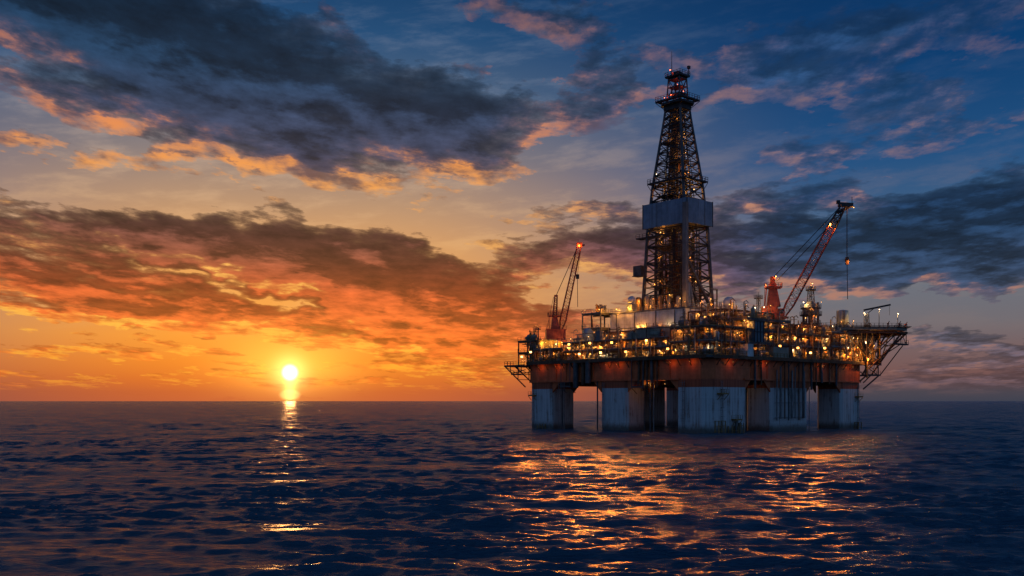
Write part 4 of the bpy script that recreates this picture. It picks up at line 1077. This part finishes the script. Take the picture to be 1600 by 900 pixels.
g = G(); g.tube((hx, 0, tip.z), (hx, 0, 27.4), .07, 5); g.tube((hx + .25, 0, tip.z), (hx + .2, 0, 27.4), .05, 5); g.build('hoist_rope', M['black'], cr)
g = G(); g.ball((hx + .1, 0, 26.8), .62, 10, 8); g.ball((hx + .1, 0, 26.8), .62, 10, 4, z0=-1); g.box(hx - .3, hx + .5, -.3, .3, 25.6, 27.6); hb = g.build('hook_block', M['rust'], cr)
g = G(); g.tube((hx + .1, 0, 25.6), (hx + .25, 0, 16.2), .1, 5); g.build('hook_sling', M['black'], hb)
lamp(cr, (tip.x + 2.7, -.6, tip.z - .4), .2, 0); q = foot.lerp(tip, .84); lamp(cr, (q.x - 1.0, -1.2, q.z), .24, 1); lamp(cr, (.5, -.6, 22.6), .24, 1); lamp(cr, (-2.3, -1.5, 20.2), .15, 1); lamp(cr, (hx + .4, -.75, 26.4), .08, 1); lamp(cr, (-3.4, -2.2, 12.6), .14, 0)

cl = wthing('pedestal_crane', 'smaller red pedestal crane at the left end with a steep boom', 'crane', (6.6, 60.2, DECK), 4)
g = G(); g.lathe((0, 0, 0), [(1.3, 0), (1.3, 4.6), (1.9, 6.0), (1.9, 6.4)], 16); g.build('pedestal', M['ochre'], cl)
g = G(); g.prism([(-2.9, -2.0), (2.3, -2.0), (2.8, -1.2), (2.8, 1.6), (-2.9, 1.6)], 6.4, 9.4); g.box(-3.1, 3.0, -2.2, 1.8, 6.2, 6.45); g.box(-3.0, 2.9, -2.1, 1.7, 9.4, 9.55); g.build('machinery_house', M['crane'], cl)
g = G(); g.rail([(-3.0, -2.1, 9.55), (2.9, -2.1, 9.55)], 1.1, 1.0, .06); g.box(-.9, .8, -2.08, -1.98, 7.2, 8.7); g.build('railing', M['crane'], cl)
g = G()
vs = [(-1.5, -1.0, 9.5), (1.2, -1.0, 9.5), (1.2, 1.0, 9.5), (-1.5, 1.0, 9.5), (-.9, -.6, 13.5), (.4, -.6, 13.5), (.4, .6, 13.5), (-.9, .6, 13.5)]
g._add(vs, [(3, 2, 1, 0), (4, 5, 6, 7), (0, 1, 5, 4), (1, 2, 6, 5), (2, 3, 7, 6), (3, 0, 4, 7)])
g.lattice((-.25, 0, 13.5), (.1, 0, 19.2), 1.1, .7, .16, .1, 5); g.box(-.4, .6, -.5, .5, 19.2, 19.7); g.build('king_post', M['crane'], cl)
g = G(); g.box(-2.2, 1.6, -1.3, 1.3, 13.4, 13.55); g.rail([(-2.2, -1.3, 13.55), (1.6, -1.3, 13.55), (1.6, 1.3, 13.55), (-2.2, 1.3, 13.55)], 1.1, .9, .07, True); g.tube((-2.0, -1.1, 9.5), (-2.0, -1.1, 13.5), .1, 5); g.build('mast_platform', M['crane'], cl)
foot, tip = Vector((1.6, 0, 9.8)), Vector((6.9, 0, 34.0))
g = G(); g.lattice(foot, foot.lerp(tip, .1), .7, 1.7, .14, .08, 2); g.lattice(foot.lerp(tip, .1), tip, 1.7, 1.1, .14, .08, 20); g.build('boom', M['crane'], cl)
g = G(); g.box(tip.x - .8, tip.x + .8, -.7, .7, tip.z - .4, tip.z + 1.0); g.bar(tip + Vector((.4, 0, .2)), tip + Vector((1.6, 0, .3)), .5); g.bar(tip + Vector((-.3, 0, 1)), tip + Vector((-.3, 0, 1.9)), .1); g.build('boom_head', M['crane'], cl)
for dy in (-.4, .4):
    g = G(); g.tube((.1, dy, 19.4), tip + Vector((-.5, dy, -.3)), .075, 5); g.build('pendant_cable', M['black'], cl)
g = G(); g.tube((-.6, 0, 19.2), (-2.6, 0, 9.6), .06, 5); g.build('back_stay', M['black'], cl)
g = G(); g.tube((tip.x - .6, -.5, tip.z - 9.4), (tip.x - .5, -.5, tip.z - 17.8), .09, 5); g.box(tip.x - 1.0, tip.x - .1, -.8, -.2, tip.z - 9.6, tip.z - 8.3); g.tube((tip.x - .55, -.5, tip.z - 8.3), (tip.x + .6, -.2, tip.z), .05, 4); g.build('hook_block', M['black'], cl)
lamp(cl, (tip.x - .1, -1.0, tip.z + .2), .13, 1); lamp(cl, (-2.3, -2.4, 5.4), .26, 3); lamp(cl, (1.6, -2.4, 5.2), .26, 2)

# ================================================================== helideck at the right end
hd = thing('helideck', 'overhanging helideck on slanting struts at the right end of the platform', 'helideck', (80, 4, 27.2))
HP = [(58.5, 15.5), (58.5, 4.0), (74.7, -8.5), (80.4, -8.8), (91, 3), (96, 16), (88, 24), (76, 24)]
g = G(); g.prism(HP, 28.2, 28.9); g.build('deck_plate', M['cream'], hd)
g = G()
for a, b in zip(HP, HP[1:] + HP[:1]): g.bar((a[0], a[1], 27.5), (b[0], b[1], 27.5), .3, .5)
for k in range(1, 10):
    x = 58.5 + k * 3.4; g.bar((x, max(-8, 4 - (x - 58.5) * .77) if x < 75 else -8 + max(0, x - 82), 27.9), (x, 20, 27.9), .25, .5)
g.build('deck_beam', M['rust'], hd)
g = G()
c = Vector((80, 6, 0))
for a, b in zip(HP, HP[1:] + HP[:1]):
    for k in range(9):
        p = Vector((a[0], a[1], 28.8)).lerp(Vector((b[0], b[1], 28.8)), k / 8); d = (p - Vector((80, 6, 28.8))).normalized() * 1.3
        if k < 8: g.bar(p, p + d + Vector((0, 0, .5)), .1)
    pa, pb = Vector((a[0], a[1], 29.3)), Vector((b[0], b[1], 29.3))
    da, db = (pa - Vector((80, 6, 29.3))).normalized() * 1.3, (pb - Vector((80, 6, 29.3))).normalized() * 1.3
    g.bar(pa + da, pb + db, .12); g.bar(pa + da * .5 - Vector((0, 0, .2)), pb + db * .5 - Vector((0, 0, .2)), .07)
g.build('safety_net', M['black'], hd)
g = G(); g.rail([(58.5, 15.5, 28.9), (58.5, 4.0, 28.9), (74.7, -8.5, 28.9), (80.4, -8.8, 28.9), (91, 3, 28.9)], 1.2, 1.3, .07); g.build('railing', M['black'], hd)
for i, (p, q, w) in enumerate((((60.0, -1.0, 27.6), (70.5, -2.0, 20.2), .42), ((74.9, -8.2, 27.8), (70.2, -2.0, 20.0), .40), ((81.3, -8.4, 27.8), (71.0, -2.0, 17.2), .48), ((86, -4, 27.8), (74, -1.5, 15.8), .42), ((91, 3.5, 27.8), (76.5, 3, 15.6), .42), ((92, 6, 27.8), (72, 8, 17.8), .4), ((66.0, -1.6, 28.0), (70.2, -2.2, 19.4), .3), ((78, -7.5, 24.4), (88, 2, 24.4), .25))):
    g = G(); g.tube(p, q, w * .6, 8); g.build('strut', M['ochre'] if i in (0, 1, 6) else M['rust'], hd)
g = G()
for (x, y, z0) in ((70.3, -2.0, 14.5), (68.8, -1.2, DECK), (73.6, -2.0, DECK), (77.5, -2.0, DECK), (76.5, 6, DECK)): g.tube((x, y, z0), (x, y, 28.0), .27, 8)
g.build('post', M['ochre'], hd)
g = G()
zz = 24.4
g.box(75, 84, -7.4, -6.0, zz - .2, zz); g.rail([(75, -7.4, zz), (84.0, -7.4, zz)], 1.2, 1.2, .07)
for (x, y) in ((76, -7.2), (79.5, -7.4), (83.0, -7.2)): g.bar((x, y, zz), (x, y, 28.2), .18)
g.bar((83, -7.2, zz), (79.5, -7.4, 28), .14); g.bar((76, -7.2, zz), (79.5, -7.4, 28), .14)
g.build('walkway', M['black'], hd)
g = G()
for k in range(6):
    a = Vector((80.2, -7.8, 27.5)).lerp(Vector((71.2, -2.2, 18.0)), k / 6); b = Vector((86, -3.2, 27.4)).lerp(Vector((74.5, -1, 16.2)), (k + .5) / 6); c2 = Vector((80.2, -7.8, 27.5)).lerp(Vector((71.2, -2.2, 18.0)), (k + 1) / 6)
    g.bar(a, b, .16); g.bar(b, c2, .16)
for (p, q) in (((72, 1, 27.5), (78.5, -1.4, 19.6)), ((78.5, -1.4, 27.4), (70.2, -1.8, 20.5)), ((78.5, 6, 27.4), (86, 0, 24.5)), ((86, -2, 27.4), (78.6, -1.4, 22.8)), ((89, 4, 27.4), (79.2, 6, 22.8)), ((79.2, -1.2, 15.6), (84.4, -5.4, 24.2)), ((79.2, 3, 19), (88, 2, 26)), ((74, -6.8, 27.5), (79.2, -1.3, 19.2)), ((79.5, -7.2, 24.3), (74, -1.6, 19.2))):
    g.bar(p, q, .24)
g.build('lattice_brace', M['black'], hd)
for (x, y) in ((62.5, -.6), (66, -1.4), (72, 1), (75.5, 1.5)):
    for z in (20.5, 23.2): lamp(hd, (x, y, z + RND.uniform(-.5, .5)), .15)
lamp(hd, (60.3, .2, 26.8), .2, 1); lamp(hd, (70.1, -2.6, 20.0), .22, 1); lamp(hd, (62, 1.2, 26.9), .16, 0); lamp(hd, (74, -2.2, 24.0), .18, 0)
# fire monitors and boxes along the helideck edge
def standing(name, label, cat, base, build, group=None):
    t = thing(name, label, cat, base, group); build(t, Vector(base)); return t
def monitor(t, b):
    g = G(); g.tube(b, b + Vector((0, 0, .9)), .18, 8); g.ball(b + Vector((0, 0, 1.1)), .32, 8, 6); g.build('base', M['crane'], t)
    g = G(); g.tube(b + Vector((0, 0, 1.2)), b + Vector((-.5, -.7, 1.8)), .14, 8, .09); g.build('nozzle', M['black'], t)
for i, (x, y) in enumerate(((73.6, -6.6), (77.0, -8.2), (80.8, -8.2), (84.6, -4.4), (88.4, -.6))):
    standing('fire_monitor', 'small fire monitor standing at the outer edge of the helideck', 'fire monitor', (x, y, 28.9), monitor, 'fire monitors along the helideck edge')
def lamp_post(label, base, h, r, kind):
    t = thing('lamp_post', label, 'lamp post', base); b = Vector(base)
    g = G(); g.tube(b, b + Vector((0, 0, h)), .1, 7); g.cbox(b, .4, .4, .15); g.bar(b + Vector((0, 0, h)), b + Vector((-.5, -.4, h)), .1); g.build('post', M['steel'], t)
    lamp(t, b + Vector((-.5, -.4, h - r * 1.9)), r, kind)
lamp_post('lit lamp post on the helideck nearest the white tank', (69.5, -1.5, 28.9), 4.6, .2, 3)
lamp_post('lit lamp post in the middle of the helideck edge under the jib tip', (73.4, -4.0, 28.9), 5.6, .17, 3)
lamp_post('lit lamp post farthest right on the helideck', (79.2, -6.6, 28.9), 4.6, .2, 3)
lamp_post('short lamp post between white tank and round tower', (63.2, 2.0, 28.9), 1.9, .14, 0)
lamp_post('short lamp post just right of the white tank', (66.6, .2, 28.9), 2.2, .15, 1)
# small jib crane on the helideck
jb = thing('jib_crane', 'small dark jib crane with a level arm standing on the helideck', 'crane', (69.6, -2.4, 28.9))
b = Vector((69.6, -2.4, 28.9))
g = G(); g.lattice(b, b + Vector((0, 0, 4.0)), .9, .7, .09, .06, 4); g.box(b.x - .8, b.x + .8, b.y - .6, b.y + .6, b.z, b.z + .8); g.build('mast', M['black'], jb)
g = G(); g.bar(b + Vector((-.8, .6, 5.0)), b + Vector((5.4, -4.2, 6.6)), .34, .5); g.bar(b + Vector((0, 0, 4)), b + Vector((1.6, -1.2, 5.5)), .2); g.tube(b + Vector((5.2, -4.0, 6.5)), b + Vector((5.2, -4.0, 3.6)), .05, 4); g.build('arm', M['black'], jb)
# white tank on the helideck's inner edge
tk = thing('water_tank', 'upright pale grey tank on the inner edge of the helideck', 'tank', (66, 3.2, 28.9)); b = Vector((66.0, 3.2, 28.9))
g = G(); g.lathe(b, [(1.62, .8), (1.7, .85), (1.7, 4.9), (1.55, 5.05), (.05, 5.3)], 20)
for z in (2.0, 3.6): g.tube(b + Vector((0, 0, z)), b + Vector((0, 0, z + .1)), 1.75, 20)
g.build('shell', M['cladding'], tk)
g = G()
for k in range(6): a = k * math.pi / 3; g.bar(b + Vector((1.4 * math.cos(a), 1.4 * math.sin(a), 0)), b + Vector((1.4 * math.cos(a), 1.4 * math.sin(a), .9)), .2)
g.ladder(b + Vector((-1.5, -1.2, 0)), b + Vector((-1.5, -1.2, 5)), .5); g.build('stand', M['steel'], tk)

# round tower with lattice mast
tw = thing('process_tower', 'round dark equipment tower with ringed galleries and short lattice mast on top', 'tower', (62, 11, 27.1)); b = Vector((62.0, 11.0, 27.1))
g = G()
for k in range(8): a = k * math.pi / 4; g.tube(b + Vector((2.2 * math.cos(a), 2.2 * math.sin(a), 0)), b + Vector((2.2 * math.cos(a), 2.2 * math.sin(a), 6)), .22, 7)
g.tube(b, b + Vector((0, 0, 6)), .8, 10); g.build('stand', M['rust'], tw)
g = G(); g.lathe(b, [(.4, 5.4), (2.2, 5.5), (2.4, 6.0), (2.4, 7.4), (1.9, 7.8), (1.9, 8.8), (1.2, 9.4), (.8, 9.8)], 18); g.build('vessel', M['cream'], tw)
for z, R in ((5.6, 3.1), (7.6, 2.9), (3.0, 2.8)):
    g = G(); g.lathe(b, [(R - .9, z), (R, z), (R, z + .15), (R - .9, z + .15)], 20)
    P = [b + Vector((R * math.cos(k * math.pi / 8), R * math.sin(k * math.pi / 8), z + .15)) for k in range(16)]; g.rail(P, 1.1, 1.2, .06, True); g.build('gallery', M['steel'], tw)
g = G(); g.lattice(b + Vector((0, 0, 9.4)), b + Vector((0, 0, 14.2)), 1.5, 1.0, .12, .07, 5); g.lathe(b, [(.1, 12.9), (1.4, 12.9), (1.4, 13.05), (.1, 13.05)], 12); g.rail([b + Vector((1.4 * math.cos(k * math.pi / 4), 1.4 * math.sin(k * math.pi / 4), 13.05)) for k in range(8)], 1.0, .8, .06, True); g.tube(b + Vector((0, 0, 14)), b + Vector((0, 0, 15.4)), .08, 5); g.build('mast', M['steel'], tw)
lamp(tw, b + Vector((-.4, -.8, 14.9)), .22, 1); lamp(tw, b + Vector((-2.8, .6, 9.4)), .24, 3); lamp(tw, b + Vector((2.0, -2.2, 9.6)), .13, 0); lamp(tw, b + Vector((-1.4, -2.6, 5.0)), .14, 0); lamp(tw, b + Vector((.8, -2.9, 2.0)), .14, 0)
fs = thing('exhaust_stack', 'plain tall exhaust pipe rising left of the round tower', 'exhaust pipe', (56.0, 5.0, 25.9)); b = Vector((56.0, 5.0, 25.9))
g = G(); g.tube(b, b + Vector((0, 0, 9.6)), .26, 9); g.tube(b + Vector((0, 0, 9.4)), b + Vector((0, 0, 9.9)), .36, 9); g.build('pipe', M['steel'], fs)
g = G()
for z in (2, 5, 8): g.tube(b + Vector((0, 0, z)), b + Vector((0, 0, z + .3)), .36, 9)
g.build('collar', M['black'], fs)
def light_mast(label, base, h, kind, r=.16):
    t = thing('light_mast', label, 'mast', base); b = Vector(base)
    g = G(); g.lattice(b, b + Vector((0, 0, h)), .9, .6, .08, .05, max(3, int(h))); g.box(b.x - .8, b.x + .8, b.y - .8, b.y + .8, b.z + h, b.z + h + .1); g.bar(b + Vector((-.9, 0, h + .6)), b + Vector((.9, 0, h + .6)), .1); g.tube(b + Vector((0, 0, h)), b + Vector((0, 0, h + 1.8)), .06, 5); g.build('lattice', M['steel'], t)
    g = G(); g.rail([b + Vector((i * .8, j * .8, h + .1)) for i, j in ((-1, -1), (1, -1), (1, 1), (-1, 1))], .9, .8, .05, True); g.build('railing', M['steel'], t)
    if kind is not None: lamp(t, b + Vector((-.5, -.6, h + 1.0)), r, kind)
light_mast('slim lattice mast right of the crane with small railed top', (51.5, 4.5, 25.95), 6.8, 0)
light_mast('short cross-armed mast on the roof right of the white ball', (29.6, 6.5, 31.5), 3.6, None)
light_mast('stubby mast on top of the pipe rack at the far left', (4.6, 66.0, 25.55), 3.4, 0, .12)

# radomes and dome tank
def radome(label, base, r, ped, pm='radome', sq=False):
    t = thing('radome', label, 'radome', base); b = Vector(base)
    g = G()
    if sq: g.cbox(b, r * 1.7, r * 1.7, ped)
    else: g.lathe(b, [(r * .55, 0), (r * .45, ped), (.05, ped)], 12)
    g.build('pedestal', M[pm], t)
    g = G(); g.ball(b + Vector((0, 0, ped + r * .9)), r, 18, 12); g.build('shell', M['radome'], t)
    g = G(); g.tube(b + Vector((0, 0, ped + r * .5)), b + Vector((0, 0, ped + r * .56)), r * .94, 18); g.build('seam', M['grey'], t)
radome('large white ball radome on the roof right of derrick', (20.6, 9.4, 28.96), 1.65, 3.2)
radome('grey ball radome on a square pillar above the pale enclosure', (13.4, 36.8, 32.55), 1.2, 2.3, 'bluegrey', True)
dm = thing('dome_tank', 'grey dome topped tank on the module roof left of the tall frame', 'tank', (5.2, 45.8, 24.15)); b = Vector((5.2, 45.8, 24.15))
g = G(); g.lathe(b, [(1.6, 0), (1.6, 2.6), (1.45, 3.3), (1.0, 3.9), (.5, 4.15), (.02, 4.2)], 18); g.build('shell', M['cladding'], dm)
g = G(); g.tube(b + Vector((0, 0, 2.5)), b + Vector((0, 0, 2.62)), 1.68, 18); g.tube(b + Vector((0, 0, .1)), b + Vector((0, 0, .22)), 1.68, 18); g.build('band', M['steel'], dm)
vl = thing('upright_vessel', 'tall cream vessel with a valve cap among the pipes at the far left', 'tank', (2.6, 63.4, 18.32)); b = Vector((2.6, 63.4, 18.32))
g = G(); g.lathe(b, [(1.1, 0), (1.1, 6.2), (.7, 6.9), (.3, 7.1), (.3, 8.2), (.02, 8.2)], 14); g.build('shell', M['cream'], vl)
g = G(); g.path([b + Vector((0, 0, 8.0)), b + Vector((-1.4, 1.6, 8.0)), b + Vector((-1.4, 1.6, 1))], .16); g.build('pipe', M['galv'], vl)
cab = thing('lit_cabin', 'small open sided cabin full of yellow light, left of the left crane', 'cabin', (1.6, 58.6, 22.75)); b = Vector((1.6, 58.6, 22.75))
g = G(); g.box(b.x - 1.6, b.x + 1.6, b.y - 2.6, b.y + 1.8, b.z, b.z + .12); g.box(b.x + 1.5, b.x + 1.6, b.y - 2.6, b.y + 1.8, b.z + .12, b.z + 2.6); g.box(b.x - 1.6, b.x + 1.5, b.y + 1.7, b.y + 1.8, b.z + .12, b.z + 2.6); g.build('wall', M['cream'], cab)
g = G(); g.box(b.x - 1.8, b.x + 1.8, b.y - 2.8, b.y + 2.0, b.z + 2.6, b.z + 2.75)
for x in (-1.5,):
    for y in (-2.5, -.4, 1.6): g.bar((b.x + x, b.y + y, b.z), (b.x + x, b.y + y, b.z + 2.6), .14)
g.build('roof', M['steel'], cab)
for y in (-1.6, -.2, 1.0): lamp(cab, b + Vector((-.6, y, 2.0)), .16, 2)

# working lamps on poles along the roofs and deck edges
spots = [(14, -.2, 26.4, 1.6), (3.4, 4, 26.4, 2.2), (9, 8, 26.4, 2.8), (14.5, 4.7, 31.5, .9), (18, 5, 31.5, .8), (22, 5, 31.5, 1.4), (26, 5, 31.5, .8), (30, 5, 31.5, 1.2), (33, 5, 31.5, 1.8), (40, 1, 26.0, 2.0), (45, 2, 29.1, 1.4), (48, 1, 26.0, 2.2), (53, 1, 26.0, 1.6),
         (57, 1, 27.2, 1.6), (1.5, 52.4, 22.75, 1.6), (1.2, 54.4, 22.75, 1.2), (1.6, 49, 24.2, 1.0), (3, 43.4, 24.2, 1.4), (3, 38.4, 24.2, 1.8), (2.0, 33, 24.2, 1.0), (1.6, 30, 24.2, 1.2), (9, 50.6, 32.8, 1.0), (10, 46, 32.8, .9), (2.6, 9.6, 26.4, 1.2)]
g = G(); g.tube((0, 0, 0), (0, 0, 1.6), .06, 6); g.cbox((0, 0, 0), .3, .3, .1); pole_me = g.mesh('post', M['steel'])
for i, (x, y, z, h) in enumerate(spots):
    t = thing('work_lamp', 'small amber work lamp on a short pole at a roof edge of the modules', 'work lamp', (x, y, z), 'amber work lamps on the module roofs')
    o = bpy.data.objects.new('post', pole_me); scene.collection.objects.link(o); o.parent = t; o.scale = (1, 1, h / 1.6)
    lamp(t, (x, y, z + h + .12), RND.choice([.14, .17, .2, .22]))

# floodlights added on the deck edge to make the gold glow on the water
FL = [(-1.4, 66, 20.8, 1), (-1.6, 62, 22, 1), (-1.0, 47, 23.6, 2), (-1.0, 43, 20.8, 1), (-1.0, 39, 23.6, 0), (-1.0, 35, 20.9, 1), (-1.0, 31, 23.4, 2), (-1.0, 26, 20.8, 0),
      (-1.0, 19, 23.4, 1), (-1.0, 12, 21, 0), (28, -1.2, 22.2, 0), (36, -1.4, 22.0, 0), (42, -1.4, 20.9, 1), (49, -1.4, 22.4, 2)]
for (x, y, z, k) in FL:
    wp = RIG @ Vector((x, y, z))
    side = 'front left' if x < 0 else 'front right'
    added_floodlight('added amber flood lamp for sea glow on the %s deck edge of the platform' % side, (x, y, z), (wp.x * .6, 120.0, 46.0), 18000, 'added floodlights on the %s deck edge' % side, k)
